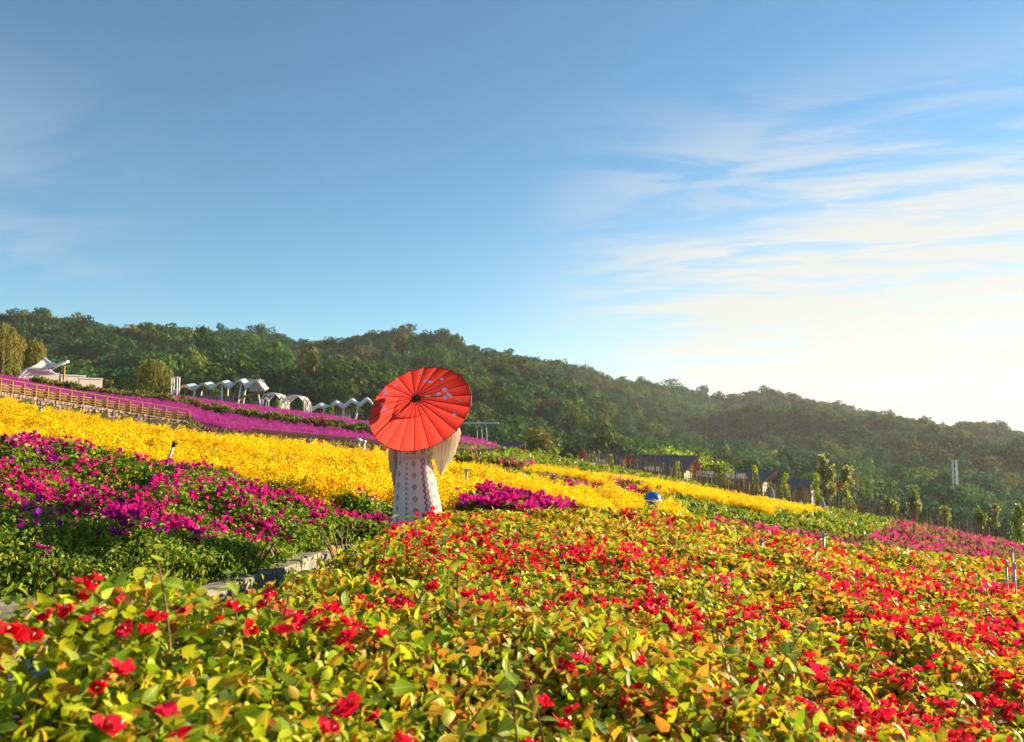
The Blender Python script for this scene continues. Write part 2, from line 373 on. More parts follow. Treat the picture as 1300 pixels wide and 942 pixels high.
# ================================================================== THE SETTING
def build_ground():
    az = np.concatenate([np.linspace(-180, -62, 40)[:-1], np.linspace(-62, 62, 420), np.linspace(62, 180, 40)[1:]]); az = np.radians(az)
    rr = np.concatenate([np.geomspace(0.4, 36, 90)[:-1], np.linspace(36, 48, 30)[:-1], np.geomspace(48, 1500, 170)])
    A, RR = np.meshgrid(az, rr, indexing='ij'); X = RR * np.sin(A); Yy = RR * np.cos(A); Z = H(X, Yy)
    V = np.stack([X, Yy, Z], -1).reshape(-1, 3); na, nr = A.shape
    i, j = np.meshgrid(np.arange(na - 1), np.arange(nr - 1), indexing='ij'); a = (i * nr + j).ravel()
    Q = np.stack([a, a + 1, a + nr + 1, a + nr], 1)[:, ::-1]
    V = np.concatenate([V, [[0, 0, 0.0]]]); c = len(V) - 1
    me = mesh_np('ground', V, Q, None, True)
    # close the hole under the camera
    import bmesh
    bm = bmesh.new(); bm.from_mesh(me); bm.verts.ensure_lookup_table()
    for k in range(na - 1):
        try: bm.faces.new((bm.verts[c], bm.verts[(k + 1) * nr], bm.verts[k * nr]))
        except ValueError: pass
    bmesh.ops.recalc_face_normals(bm, faces=bm.faces); bm.to_mesh(me); bm.free()
    m = bpy.data.materials.new('hillside_soil'); m.use_nodes = True; nt = m.node_tree; N, L = nt.nodes, nt.links; b = N['Principled BSDF']
    b.inputs['Roughness'].default_value = 0.95; b.inputs['Specular IOR Level'].default_value = 0.1
    tc = N.new('ShaderNodeTexCoord')
    def nz(s, d):
        n = N.new('ShaderNodeTexNoise'); n.inputs['Scale'].default_value = s; n.inputs['Detail'].default_value = d; L.new(tc.outputs['Object'], n.inputs['Vector']); return n
    n1, n2 = nz(0.5, 8), nz(5.0, 6)
    c1 = N.new('ShaderNodeValToRGB'); e = c1.color_ramp.elements; e[0].position = 0.40; e[0].color = (0.13, 0.09, 0.045, 1); e[1].position = 0.58; e[1].color = (0.06, 0.09, 0.02, 1)
    L.new(n1.outputs['Fac'], c1.inputs['Fac'])
    mx = N.new('ShaderNodeMix'); mx.data_type = 'RGBA'; mx.blend_type = 'MULTIPLY'; mx.inputs['Factor'].default_value = 0.7
    L.new(c1.outputs[0], mx.inputs[6]); L.new(n2.outputs['Color'], mx.inputs[7]); L.new(mx.outputs[2], b.inputs['Base Color'])
    bp = N.new('ShaderNodeBump'); bp.inputs['Strength'].default_value = 0.6; bp.inputs['Distance'].default_value = 0.05; L.new(n2.outputs['Fac'], bp.inputs['Height']); L.new(bp.outputs[0], b.inputs['Normal'])
    o = link('ground', me, m); o['kind'] = 'structure'
build_ground()

# concrete path the person stands on, and the kerb wall beside it
PATH = [(-3.4, 3.2), (-2.4, 4.05), (-1.6, 5.0), (-1.15, 6.0), (-0.95, 7.0), (-0.7, 8.0), (-0.2, 8.9)]
def strip(name, pts, half, lift, thick, m):
    V, Q = [], []
    P = [Vector((x, y, 0)) for x, y in pts]
    for i, p in enumerate(P):
        d = (P[min(i + 1, len(P) - 1)] - P[max(i - 1, 0)]).normalized(); s = Vector((-d.y, d.x, 0))
        for q in (p - s * half, p + s * half):
            z = H0(q.x, q.y)
            V += [(q.x, q.y, z + lift), (q.x, q.y, z + lift - thick)]
    for i in range(len(P) - 1):
        a = 4 * i; b = a + 4
        Q += [(a, b, b + 2, a + 2), (a + 1, a + 3, b + 3, b + 1), (a, a + 1, b + 1, b), (a + 2, b + 2, b + 3, a + 3)]
    Q += [(0, 2, 3, 1), (b, b + 1, b + 3, b + 2)]
    mb = MB(); mb._add(V, Q); return mb.build(name, m)
o = strip('path', PATH, 0.42, 0.035, 0.12, M['concrete']); o['kind'] = 'structure'
KERB = [(-3.9, 3.75), (-3.2, 4.15), (-2.6, 4.7), (-2.1, 5.35), (-1.88, 6.2), (-1.78, 7.2), (-1.6, 8.0), (-1.2, 8.7)]
kerb = thing('kerb_wall', 'low grey concrete kerb wall beside the path behind red bougainvillea', 'wall', (0, 0, 0))
for i in range(len(KERB) - 1):
    a, b = Vector((*KERB[i], 0)), Vector((*KERB[i + 1], 0)); d = (b - a).normalized(); s = Vector((-d.y, d.x, 0)) * 0.09
    n = max(1, round((b - a).length / 0.45))
    for k in range(n):
        p, q = a + (b - a) * (k / n) + d * 0.006, a + (b - a) * ((k + 1) / n) - d * 0.006
        jit = random.uniform(-0.02, 0.02); top = 0.15 + jit
        za, zb = H0(p.x, p.y), H0(q.x, q.y)
        MB().hexa([(*(p - s).xy, za - 0.05), (*(q - s).xy, zb - 0.05), (*(q + s).xy, zb - 0.05), (*(p + s).xy, za - 0.05),
                   (*(p - s).xy, za + top), (*(q - s).xy, zb + top), (*(q + s).xy, zb + top), (*(p + s).xy, za + top)]).build('concrete_block', M['concrete'], kerb, bevel=0.012)

# valley road seen below the far hill
rp = [ground_at(u, Y) for u, Y in ((965, 150), (1040, 146), (1120, 150), (1220, 160), (1330, 165))]
V, Q = [], []
for i, p in enumerate(rp):
    V += [(p.x, p.y - 3, p.z + 0.9), (p.x, p.y + 3, p.z + 1.6), (p.x, p.y - 3, p.z - 1.5), (p.x, p.y + 3, p.z - 1.5)]
for i in range(len(rp) - 1):
    a = 4 * i; Q += [(a, a + 4, a + 5, a + 1), (a + 2, a + 6, a + 4, a), (a + 1, a + 5, a + 7, a + 3)]
mb = MB(); mb._add(V, Q); o = mb.build('road', mat('road_surface', (0.30, 0.31, 0.30), 0.8, noise=0.4, nscale=0.6)); o['kind'] = 'structure'

# ------------------------------------------------------------------ masses of small alike pieces (geometry-node instances)
def inst_mat(name, transl, rough):
    m = leafy(name, transl, rough, spec=0.1); nt = m.node_tree; N, L = nt.nodes, nt.links
    src = [n for n in N if n.type == 'ATTRIBUTE'][0]; ti = N.new('ShaderNodeAttribute'); ti.attribute_type = 'INSTANCER'; ti.attribute_name = 'tint'
    mx = N.new('ShaderNodeMix'); mx.data_type = 'RGBA'; mx.blend_type = 'MULTIPLY'; mx.inputs['Factor'].default_value = 1
    L.new(src.outputs['Color'], mx.inputs[6]); L.new(ti.outputs['Color'], mx.inputs[7])
    for n in N:
        if n.type == 'BSDF_PRINCIPLED': L.new(mx.outputs[2], n.inputs['Base Color'])
        if n.type == 'BSDF_TRANSLUCENT': L.new(mx.outputs[2], n.inputs['Color'])
    return m
M['forest_i'] = inst_mat('forest_crown', 0.3, 0.8); M['plume_i'] = inst_mat('flower_plume', 0.55, 0.7)
def instanced(name, label, cat, meshes, m, P, scl, rot, tint, kinds):
    tcol = bpy.data.collections.new(name + '_pieces')
    for i, me in enumerate(meshes):
        if not me.materials: me.materials.append(m)
        tcol.objects.link(bpy.data.objects.new('%s_%02d' % (name, i), me))
    me = bpy.data.meshes.new(name); k = len(P); me.vertices.add(k); me.vertices.foreach_set('co', np.ascontiguousarray(P, np.float32).ravel())
    for nm, ty, arr, key in (('scl', 'FLOAT_VECTOR', scl, 'vector'), ('rot', 'FLOAT_VECTOR', rot, 'vector'), ('tint', 'FLOAT_VECTOR', tint, 'vector'), ('kd', 'INT', kinds, 'value')):
        a = me.attributes.new(nm, ty, 'POINT'); a.data.foreach_set(key, np.ascontiguousarray(arr, np.int32 if ty == 'INT' else np.float32).ravel())
    o = link(name, me); tag(o, label, cat, kind='stuff')
    ng = bpy.data.node_groups.new(name, 'GeometryNodeTree'); ng.interface.new_socket('Geometry', in_out='INPUT', socket_type='NodeSocketGeometry'); ng.interface.new_socket('Geometry', in_out='OUTPUT', socket_type='NodeSocketGeometry')
    gi, go = ng.nodes.new('NodeGroupInput'), ng.nodes.new('NodeGroupOutput'); ci = ng.nodes.new('GeometryNodeCollectionInfo'); ci.inputs['Collection'].default_value = tcol
    ci.inputs['Separate Children'].default_value = True; ci.inputs['Reset Children'].default_value = True
    ip_ = ng.nodes.new('GeometryNodeInstanceOnPoints'); ip_.inputs['Pick Instance'].default_value = True
    def attr(nm, ty):
        n = ng.nodes.new('GeometryNodeInputNamedAttribute'); n.data_type = ty; n.inputs['Name'].default_value = nm; return [q for q in n.outputs if q.enabled and q.name == 'Attribute'][0]
    L = ng.links; L.new(gi.outputs[0], ip_.inputs['Points']); L.new(ci.outputs[0], ip_.inputs['Instance'])
    L.new(attr('kd', 'INT'), ip_.inputs['Instance Index']); L.new(attr('rot', 'FLOAT_VECTOR'), ip_.inputs['Rotation']); L.new(attr('scl', 'FLOAT_VECTOR'), ip_.inputs['Scale']); L.new(ip_.outputs[0], go.inputs[0])
    md = o.modifiers.new('pieces', 'NODES'); md.node_group = ng; return o

# ------------------------------------------------------------------ forest on the hills
def crown_template(n, lobes, height, leaf, seed, flat=0.9):
    """crown of height about 1.25 and width about 1.6: leaf tufts spread over several lobes"""
    g = np.random.default_rng(seed); L = []
    for i in range(lobes):
        a = g.uniform(0, 2 * np.pi); rr = 0.0 if i == 0 else g.uniform(0.25, 0.52)
        L.append((rr * math.cos(a), rr * math.sin(a), (g.uniform(0.30, 0.82) if i else 0.62) * height, g.uniform(0.20, 0.36) if i else 0.40))
    L = np.array(L); q = g.choice(lobes, n, p=L[:, 3] ** 2 / np.sum(L[:, 3] ** 2))
    d = g.normal(size=(n, 3)); d /= np.linalg.norm(d, axis=1, keepdims=True)
    P = L[q, :3] + d * (L[q, 3] * g.uniform(0.72, 1.1, n))[:, None] * np.array([1, 1, flat])
    f = np.cross(d, g.normal(size=(n, 3))); f /= np.linalg.norm(f, axis=1, keepdims=True); s_ = np.cross(d, f) + d * g.uniform(-0.7, 0.7, (n, 1)); sz = leaf * g.uniform(0.5, 1.4, (n, 1))
    V = np.stack([P - f * sz, P + s_ * sz * 0.7, P + f * sz, P - s_ * sz * 0.7], 1).reshape(-1, 3); b = np.arange(n)[:, None] * 4
    T = np.concatenate([b + np.array([0, 1, 2]), b + np.array([0, 2, 3])]); C = np.repeat(g.uniform(0.65, 1.35, (n, 1)) * g.uniform(0.9, 1.1, (n, 3)), 4, 0)
    # trunk
    b = len(V); V = np.concatenate([V, [(-0.03, 0, -0.3), (0.03, 0, -0.3), (0, 0.04, -0.3), (0, 0, 0.6 * height)]]); T = np.concatenate([T, [(b, b + 1, b + 3), (b + 1, b + 2, b + 3), (b + 2, b, b + 3)]]); C = np.concatenate([C, np.full((4, 3), 0.8)])
    return mesh_np('crown', V, T, C)
CROWNS = [crown_template(620, 8, 0.95, 0.062, s) for s in range(5)] + [crown_template(520, 9, 1.45, 0.058, 20 + s, 0.6) for s in range(3)]
FC = [(0.040, 0.108, 0.022), (0.062, 0.132, 0.020), (0.024, 0.082, 0.026), (0.105, 0.150, 0.022), (0.15, 0.165, 0.03)]
def forest(name, label, X, Y, size, w, pines):
    k = len(X); P = np.stack([X, Y, H(X, Y) + size * 0.12], 1); kd = np.where(rng.random(k) < pines, 5 + rng.integers(0, 3, k), rng.integers(0, 5, k))
    C = pick(k, FC, w, 0.22) * (1 + 0.7 * fbm(X / 45, Y / 45, 4))[:, None]
    rot = np.zeros((k, 3)); rot[:, 2] = rng.uniform(0, 6.28, k); sc_ = size[:, None] * rng.uniform(0.85, 1.15, (k, 3))
    instanced(name, label, 'forest', CROWNS, M['forest_i'], P, sc_, rot, C, kd)
def plant_forest():
    n = 5200; t = rng.uniform(-0.95, 0.30, n); Y = np.sqrt(rng.uniform(172 ** 2, 445 ** 2, n)); X = t * Y; u = 650 + F * t; z = H(X, Y)
    keep = ~((u > 640) & (z < ip(u, Z_VAL) + ZC + 2)); X, Y = X[keep], Y[keep]
    forest('forest_left_hill', 'dark green forest covering the nearer hill behind the pavilions', X, Y, rng.uniform(4.6, 8.0, len(X)) * np.where(rng.random(len(X)) < 0.10, 1.3, 1), [3, 3, 3, 1.6, 0.7], 0.2)
    n = 9500; t = rng.uniform(-0.1, 0.95, n); Y = np.sqrt(rng.uniform(180 ** 2, 705 ** 2, n)); X = t * Y; u = 650 + F * t
    keep = ~((u < 640) & (Y < 430)); X, Y = X[keep], Y[keep]
    uc = rng.uniform(640, 1500, 150); tc_ = (uc - 650) / F; Yc = D_B + rng.uniform(-14, 4, 150); X, Y = np.concatenate([X, tc_ * Yc]), np.concatenate([Y, Yc])   # loose line of taller trees along the crest
    forest('forest_right_hill', 'hazy green forest on the far hill beyond the valley', X, Y, np.concatenate([rng.uniform(5.0, 9.0, len(X) - 150), rng.uniform(7.5, 13.0, 150)]), [3, 3, 3, 1.6, 0.7], 0.2)
plant_forest()

# ------------------------------------------------------------------ flower beds (photograph outlines laid on the canopy of each bed)
YEL = [(-400, 440), (0, 507), (110, 529), (240, 547), (330, 556), (470, 574), (560, 584), (600, 589), (640, 599), (700, 609), (800, 624), (862, 640), (862, 647), (760, 640), (700, 630),
       (622, 607), (614, 630), (590, 648), (540, 645), (500, 628), (400, 613), (330, 600), (260, 592), (200, 584), (110, 563), (60, 557), (0, 554), (-400, 520)]
YEL2 = [(668, 590), (760, 601), (870, 614), (960, 626), (1046, 639), (1048, 646), (1000, 646), (930, 637), (850, 623), (760, 609), (668, 597)]
MAG = [(-400, 520), (0, 554), (60, 557), (110, 563), (200, 584), (260, 592), (330, 600), (400, 613), (500, 628), (505, 668), (400, 712), (300, 745), (200, 775), (90, 800), (0, 820), (-400, 900)]
MAG2 = [(584, 630), (620, 620), (660, 626), (700, 635), (748, 643), (735, 648), (640, 650), (588, 650)]
PINK_A = [(560, 576), (620, 580), (675, 588), (668, 596), (560, 590)]
PINK_B = [(688, 602), (760, 607), (800, 613), (850, 623), (800, 622), (690, 612)]
WHITE = [(690, 612), (800, 622), (790, 628), (700, 616)]
PINK_C = [(1128, 648), (1180, 655), (1240, 668), (1300, 696), (1420, 716), (1420, 740), (1300, 707), (1180, 703), (1040, 695), (930, 672), (900, 655), (1000, 672), (1110, 682), (1134, 668)]
RED_TOP = [(-700, 700), (-200, 795), (0, 758), (100, 738), (200, 735), (255, 752), (300, 764), (335, 738), (380, 728), (432, 694), (500, 672), (560, 652), (700, 648), (790, 647), (860, 648), (950, 671), (1120, 697), (1300, 713), (2100, 830)]

def bed(name, label, cat, acc, m):
    o = link(name, acc.mesh(name), m); return tag(o, label, cat, kind='stuff')
def red_height(x, y): return 0.86 - 0.16 * sstep(2.5, 5.0, y) - 0.22 * sstep(5, 14, y) + 0.20 * fbm(x * 1.1, y * 1.1, 5, 3)
def mag_height(x, y):
    uk = np.interp(y, [p[1] for p in KERB], [p[0] for p in KERB]); back = np.maximum(uk - x, 0)
    return (0.46 + 0.08 * sstep(5, 8, y) + 0.58 * fbm(x * 0.8 + 3, y * 0.8, 6, 3)) * (0.62 + 0.38 * sstep(0.0, 0.9, back))
def visible(x, y, z, tmax=1200): return True

def spikes(acc, x, y, zt, size, cols, w, n=5, lean=0.25, wid=0.16):
    """upright flower spikes: each a handful of narrow petals round a stalk"""
    k = len(x)
    for i in range(n):
        f = np.stack([rng.normal(0, lean, k), rng.normal(0, lean, k), np.ones(k)], 1)
        s = size * rng.uniform(0.5, 1.1, k)
        P = np.stack([x + rng.normal(0, 0.22, k) * size, y + rng.normal(0, 0.22, k) * size, zt - size * rng.uniform(0.3, 1.3, k)], 1)
        acc.add(*DIA, basis(f, rng.uniform(0, 6.28, k), s, wid * 1.6), P, pick(k, cols, w))

def plume_mesh(name, n, rad, petal, leaves, seed):
    """one flowering spray, height 1: many small petals crowded up a few stalks, narrow leaves below"""
    g = np.random.default_rng(seed); acc = Acc(); st = g.normal(0, rad, (5, 2)); top = g.uniform(0.72, 1.0, 5)
    q = g.integers(0, 5, n); h = 1 - g.random(n) ** 1.4 * 0.62; w = rad * 0.55 * (1.1 - h) + 0.025
    P = np.stack([st[q, 0] * h + g.normal(0, 1, n) * w, st[q, 1] * h + g.normal(0, 1, n) * w, h * top[q]], 1)
    f = g.normal(size=(n, 3)); f[:, 2] += 0.8
    acc.add(*DIA, basis(f, g.uniform(0, 6.28, n), petal * g.uniform(0.6, 1.3, n), 0.7), P, np.tile(np.ones(3), (n, 1)) * g.uniform(0.75, 1.2, (n, 1)))
    f = g.normal(size=(leaves, 3)); f[:, 2] = np.abs(f[:, 2]) + 0.4; P = np.stack([g.normal(0, rad, leaves), g.normal(0, rad, leaves), g.uniform(0.02, 0.45, leaves)], 1)
    acc.add(*LEAF4, basis(f, g.uniform(0, 6.28, leaves), petal * 2.4 * g.uniform(0.6, 1.3, leaves), 0.5), P, np.array([[0.28, 0.5, 1.2]]) * g.uniform(0.6, 1.2, (leaves, 1)))
    return acc.mesh(name)
PLUMES = [plume_mesh('plume', 230, 0.17, 0.048, 14, s) for s in range(4)]
def plumes(name, label, x, y, z, size, cols, w):
    k = len(x); rot = np.stack([rng.normal(0, 0.14, k), rng.normal(0, 0.14, k), rng.uniform(0, 6.28, k)], 1)
    instanced(name, label, 'flowers', PLUMES, M['plume_i'], np.stack([x, y, z], 1), size[:, None] * rng.uniform(0.8, 1.2, (k, 3)) * np.array([1.25, 1.25, 1.0]), rot, pick(k, cols, w, 0.14) * (1 + 0.28 * fbm(x * 0.7, y * 0.7, 5)[:, None] * np.array([1.0, 0.8, 1.0])), rng.integers(0, 4, k))

def yellow_beds():
    for nm, poly, y0, y1, cnt, lab in (('yellow_flower_bed', YEL, 7.6, 45.0, 90000, 'bright golden yellow flower bed stretching across the slope behind the person'),
                                       ('yellow_flower_strip', YEL2, 24, 66, 150000, 'narrow golden yellow flower strip in front of the thatched huts')):
        x, y = scatter(cnt, y0, y1, 0.8)
        hc = 0.46 + 0.20 * fbm(x * 0.9, y * 0.9, 1); zg = H(x, y)
        u, v = proj(x, y, zg + hc); wob = 6 * fbm(x * 0.8, y * 0.8, 3)
        ok = inpoly(u, v + wob, poly) & (y < ip(u, Y_FENCE) - 0.3) & ~((np.abs(u - 827) < 15) & (y < 20.8)); x, y, zg, hc = x[ok], y[ok], zg[ok], hc[ok]
        plumes(nm, lab, x, y, zg - 0.02, hc * rng.uniform(0.7, 1.25, len(x)), [(0.88, 0.60, 0.008), (0.92, 0.66, 0.014), (0.86, 0.54, 0.006), (0.5, 0.48, 0.03)], [5, 5, 2, 0.8])
yellow_beds()

def purple_beds():
    GR = [(0.50, 0.055, 0.36), (0.58, 0.07, 0.38), (0.42, 0.045, 0.34), (0.46, 0.12, 0.22)]
    for nm, y0, y1, cnt, lab in (('purple_flower_bed', 30.0, 54.2, 30000, 'wide purple flower field between the woven fence and the clipped shrub row'),
                                 ('purple_flower_strip', 57.4, 72.0, 26000, 'upper purple flower strip at the foot of the white pavilions')):
        x, y = scatter(cnt, y0, y1, -0.02, tmin=-0.86); u = 650 + F * x / y; ok = y > ip(u, Y_FENCE) + 0.6; x, y = x[ok], y[ok]
        plumes(nm, lab, x, y, H(x, y) - 0.02, (0.42 + 0.05 * np.sin((y + 0.04 * x) * 4.2) + 0.15 * fbm(x * 0.6, y * 0.6, 2)) * rng.uniform(0.8, 1.15, len(x)), GR, [5, 4, 3, 0.7])
purple_beds()

def far_beds():
    # green ground cover over the right-hand slope, then pink and white bands in it
    acc = Acc(); x, y = scatter(150000, 14, 68, 0.86, tmin=-0.12)
    hc = 0.22 + 0.10 * fbm(x * 0.8, y * 0.8, 4) + 0.07 * np.sin(y * 2.2 + 1.4 * x * 0.12)
    z = H(x, y) + hc; u, v = proj(x, y, z)
    other = inpoly(u, v, YEL) | inpoly(u, v, YEL2) | inpoly(u, v, PINK_C) | (v > ip(u, RED_TOP) + 6) | inpoly(u, v, MAG2)
    ok = ~other & (y < 66); x, y, z, u, v = (q[ok] for q in (x, y, z, u, v)); k = len(x)
    P = np.stack([x, y, z - rng.uniform(0, 0.12, k)], 1); big = np.clip(0.0068 * y, 0.09, 0.36)
    C = pick(k, [(0.17, 0.26, 0.018), (0.26, 0.32, 0.02), (0.10, 0.17, 0.015), (0.36, 0.33, 0.03), (0.42, 0.20, 0.03)], [4, 4, 3, 1.2, 0.7])
    acc.add(*LEAF4, basis(rdir(k, -10, 65), rng.uniform(0, 6.28, k), big * rng.uniform(0.6, 1.3, k), 1.2), P, C)
    xl, yl = scatter(30000, 33, 50, -0.02, tmin=-0.8); ul = 650 + F * xl / yl; yf = ip(ul, Y_FENCE); o2 = (yl > yf - 1.8) & (yl < yf + 1.6) & ((yl > yf + 0.5) | (ul > 240)); xl, yl = xl[o2], yl[o2]; kl = len(xl)
    acc.add(*LEAF4, basis(rdir(kl, 20, 85), rng.uniform(0, 6.28, kl), rng.uniform(0.15, 0.34, kl), 0.6), np.stack([xl, yl, H(xl, yl) + rng.uniform(0, 0.12, kl)], 1), pick(kl, [(0.14, 0.2, 0.02), (0.24, 0.25, 0.03), (0.3, 0.06, 0.14)], [4, 3, 1]))
    bed('green_ground_cover', 'yellow green ground cover plants across the right hand slope', 'plants', acc, M['leaf'])
    for nm, poly, y0, y1, cnt, cols, lab, p in (
        ('pink_flower_band', PINK_A, 28, 66, 120000, [(0.62, 0.02, 0.20), (0.5, 0.02, 0.22), (0.2, 0.16, 0.03)], 'short pink bougainvillea band beside the thatched hut', 0.5),
        ('magenta_flower_band', PINK_B, 20, 60, 120000, [(0.55, 0.015, 0.19), (0.45, 0.015, 0.2), (0.2, 0.14, 0.03)], 'thin magenta flower band between two yellow strips', 0.4),
        ('white_flower_band', WHITE, 18, 50, 90000, [(0.72, 0.70, 0.5), (0.55, 0.58, 0.32), (0.22, 0.28, 0.05)], 'sparse whitish flower band beside the magenta band', 0.3),
        ('pink_flower_field', PINK_C, 14, 66, 90000, [(0.60, 0.03, 0.20), (0.52, 0.06, 0.20), (0.30, 0.11, 0.07), (0.17, 0.16, 0.03)], 'rows of dusty pink bougainvillea on the right slope', 0.35)):
        acc = Acc(); x, y = scatter(cnt, y0, y1, 0.86, tmin=-0.12)
        z = H(x, y) + p + 0.26 * fbm(x * 0.7, y * 0.7, 3); u, v = proj(x, y, z); ok = inpoly(u, v, poly)
        if 'field' in nm: ok &= (np.sin(y * 1.25 + 0.55 * x + 2.4 * fbm(x * 0.3, y * 0.3, 2)) > -0.72)
        x, y, z = x[ok], y[ok], z[ok]; k = len(x)
        for rep in range(2):
            C = pick(k, cols, [4, 3] + [1.6] * (len(cols) - 2))
            if 'field' not in nm: C = np.where((fbm(x * 1.1, y * 1.1, 5) > -0.02 + 0.25 * rng.normal(size=k))[:, None], C, pick(k, [(0.14, 0.2, 0.02), (0.28, 0.27, 0.03)]))
            if 'field' in nm: C = np.where((fbm(x * 0.35, y * 0.35, 6) > -0.1)[:, None], C, pick(k, [(0.26, 0.13, 0.07), (0.2, 0.2, 0.04)]))
            P = np.stack([x + rng.normal(0, 0.1, k), y + rng.normal(0, 0.1, k), z - rng.uniform(0, 0.3, k)], 1)
            acc.add(*LEAF4, basis(rdir(k, -20, 70), rng.uniform(0, 6.28, k), np.clip(0.007 * y, 0.09, 0.32) * rng.uniform(0.7, 1.3, k), 1.1), P, C)
        bed(nm, lab, 'flowers', acc, M['petal'])
far_beds()

RED_LEAF = [(0.20, 0.32, 0.012), (0.36, 0.46, 0.015), (0.53, 0.53, 0.02), (0.62, 0.41, 0.03), (0.62, 0.26, 0.03), (0.50, 0.13, 0.03), (0.10, 0.18, 0.012)]
REDS = [(0.72, 0.012, 0.035), (0.80, 0.02, 0.06), (0.66, 0.01, 0.02), (0.78, 0.015, 0.13)]
def red_colours(x, y, k):
    """greener on the left, bronze young leaves on the right and further off"""
    w = np.clip(0.30 + 0.20 * x + 0.05 * y + 0.8 * fbm(x * 0.7, y * 0.7, 2), 0.06, 0.80)
    g = pick(k, RED_LEAF, [3, 5, 5, 1.6, 0.6, 0.3, 2]); b = pick(k, RED_LEAF, [1.2, 2, 3.2, 4.5, 4.5, 2.2, 0.8])
    return np.where((rng.random(k) < w)[:, None], b, g)
def red_density(x, y): return np.clip(0.10 + 0.75 * fbm(x * 0.55 + 5, y * 0.55, 7, 3) + 0.03 * x, 0.02, 0.8)
def far_red():
    accL, accF = Acc(), Acc()
    x, y = scatter(200000, 4.6, 30, 0.86, tmin=-0.2)
    z = H(x, y) + red_height(x, y); u, v = proj(x, y, z); ok = (v > ip(u, RED_TOP)) & (v < 1000)
    x, y, z = x[ok], y[ok], z[ok]; k = len(x)
    P = np.stack([x, y, z - rng.exponential(0.055, k)], 1); s = np.clip(0.0085 * y, 0.06, 0.17) * rng.uniform(0.6, 1.25, k)
    B = basis(rdir(k, -45, 60), rng.normal(0, 0.8, k), s); C = red_colours(x, y, k); nr = y < 8
    accL.add(*LEAF7, B[nr], P[nr], C[nr]); accL.add(*LEAF4, B[~nr], P[~nr], C[~nr])
    # a darker, greener layer of leaves fills the inside
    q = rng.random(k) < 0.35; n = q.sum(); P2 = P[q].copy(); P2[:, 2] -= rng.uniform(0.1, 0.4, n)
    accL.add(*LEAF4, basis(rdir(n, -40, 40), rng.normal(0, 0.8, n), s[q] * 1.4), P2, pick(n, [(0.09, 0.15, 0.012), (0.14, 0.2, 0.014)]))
    x, y = scatter(9000, 4.6, 26, 0.86, tmin=-0.2); z = H(x, y) + red_height(x, y); u, v = proj(x, y, z)
    ok = (v > ip(u, RED_TOP) + 4) & (rng.random(len(x)) < red_density(x, y) * np.interp(y, [5, 8, 14, 26], [0.9, 0.5, 0.28, 0.2])); x, y, z = x[ok], y[ok], z[ok]; k = len(x)
    cl = pick(k, REDS, None, 0.12)
    for i in range(4):
        s = np.clip(0.0058 * y, 0.032, 0.10) * rng.uniform(0.7, 1.15, k)
        P = np.stack([x + rng.normal(0, 0.045, k), y + rng.normal(0, 0.045, k), z + rng.uniform(-0.03, 0.07, k)], 1)
        B = basis(rdir(k, -30, 60), rng.uniform(0, 6.28, k), s); B = B[:, :, [2, 1, 0]]
        nr = (y < 10) ; accF.add(*FLOWER, B[nr], P[nr], cl[nr]); 
        f = ~nr; n = f.sum(); accF.add(*LEAF4, basis(rdir(n, -10, 80), rng.uniform(0, 6.28, n), s[f] * 1.5, 1.5), P[f], cl[f])
    root = thing('red_bougainvillea_bed', 'broad bed of red bougainvillea with bronze young leaves on the open slope', 'flowers', (0, 0, 0)); root['kind'] = 'stuff'
    for nm, a, m in (('foliage', accL, M['leaf']), ('blossom', accF, M['petal'])):
        o = link(nm, a.mesh(nm), m, root); o['kind'] = 'stuff'
far_red()

# ================================================================== BOUGAINVILLEA SHRUBS NEAR THE PATH
def leaf_object_mesh(name, wide, fold, droop, m, n=5):
    """heart-shaped leaf, length 1 along x, folded along the midrib"""
    V, Fc = [], []
    prof = [(0.0, 0.0), (0.10, 0.20), (0.28, 0.33), (0.50, 0.32), (0.74, 0.19), (1.0, 0.0)]
    for x, w in prof:
        z = -droop * x * x; w *= wide
        V += [(x, w, z + fold * w), (x, 0, z), (x, -w, z + fold * w)]
    for i in range(len(prof) - 1):
        a = 3 * i; Fc += [(a, a + 1, a + 4, a + 3), (a + 1, a + 2, a + 5, a + 4)]
    me = bpy.data.meshes.new(name); me.from_pydata(V, [], Fc); me.validate(); me.update(); me.materials.append(m)
    me.polygons.foreach_set('use_smooth', [True] * len(me.polygons)); return me
LEAF_ME = [leaf_object_mesh('leaf', w, f, d, M['leaf_part']) for w, f, d in ((1.0, 0.25, 0.15), (0.85, 0.5, 0.3), (1.1, 0.12, 0.05), (0.75, 0.7, 0.4), (0.95, 0.3, -0.15), (0.62, 0.9, 0.7), (1.12, 0.1, 0.5), (0.8, -0.2, 0.3))]
CREAM = mat('flower_cream', (0.75, 0.66, 0.40), 0.7)
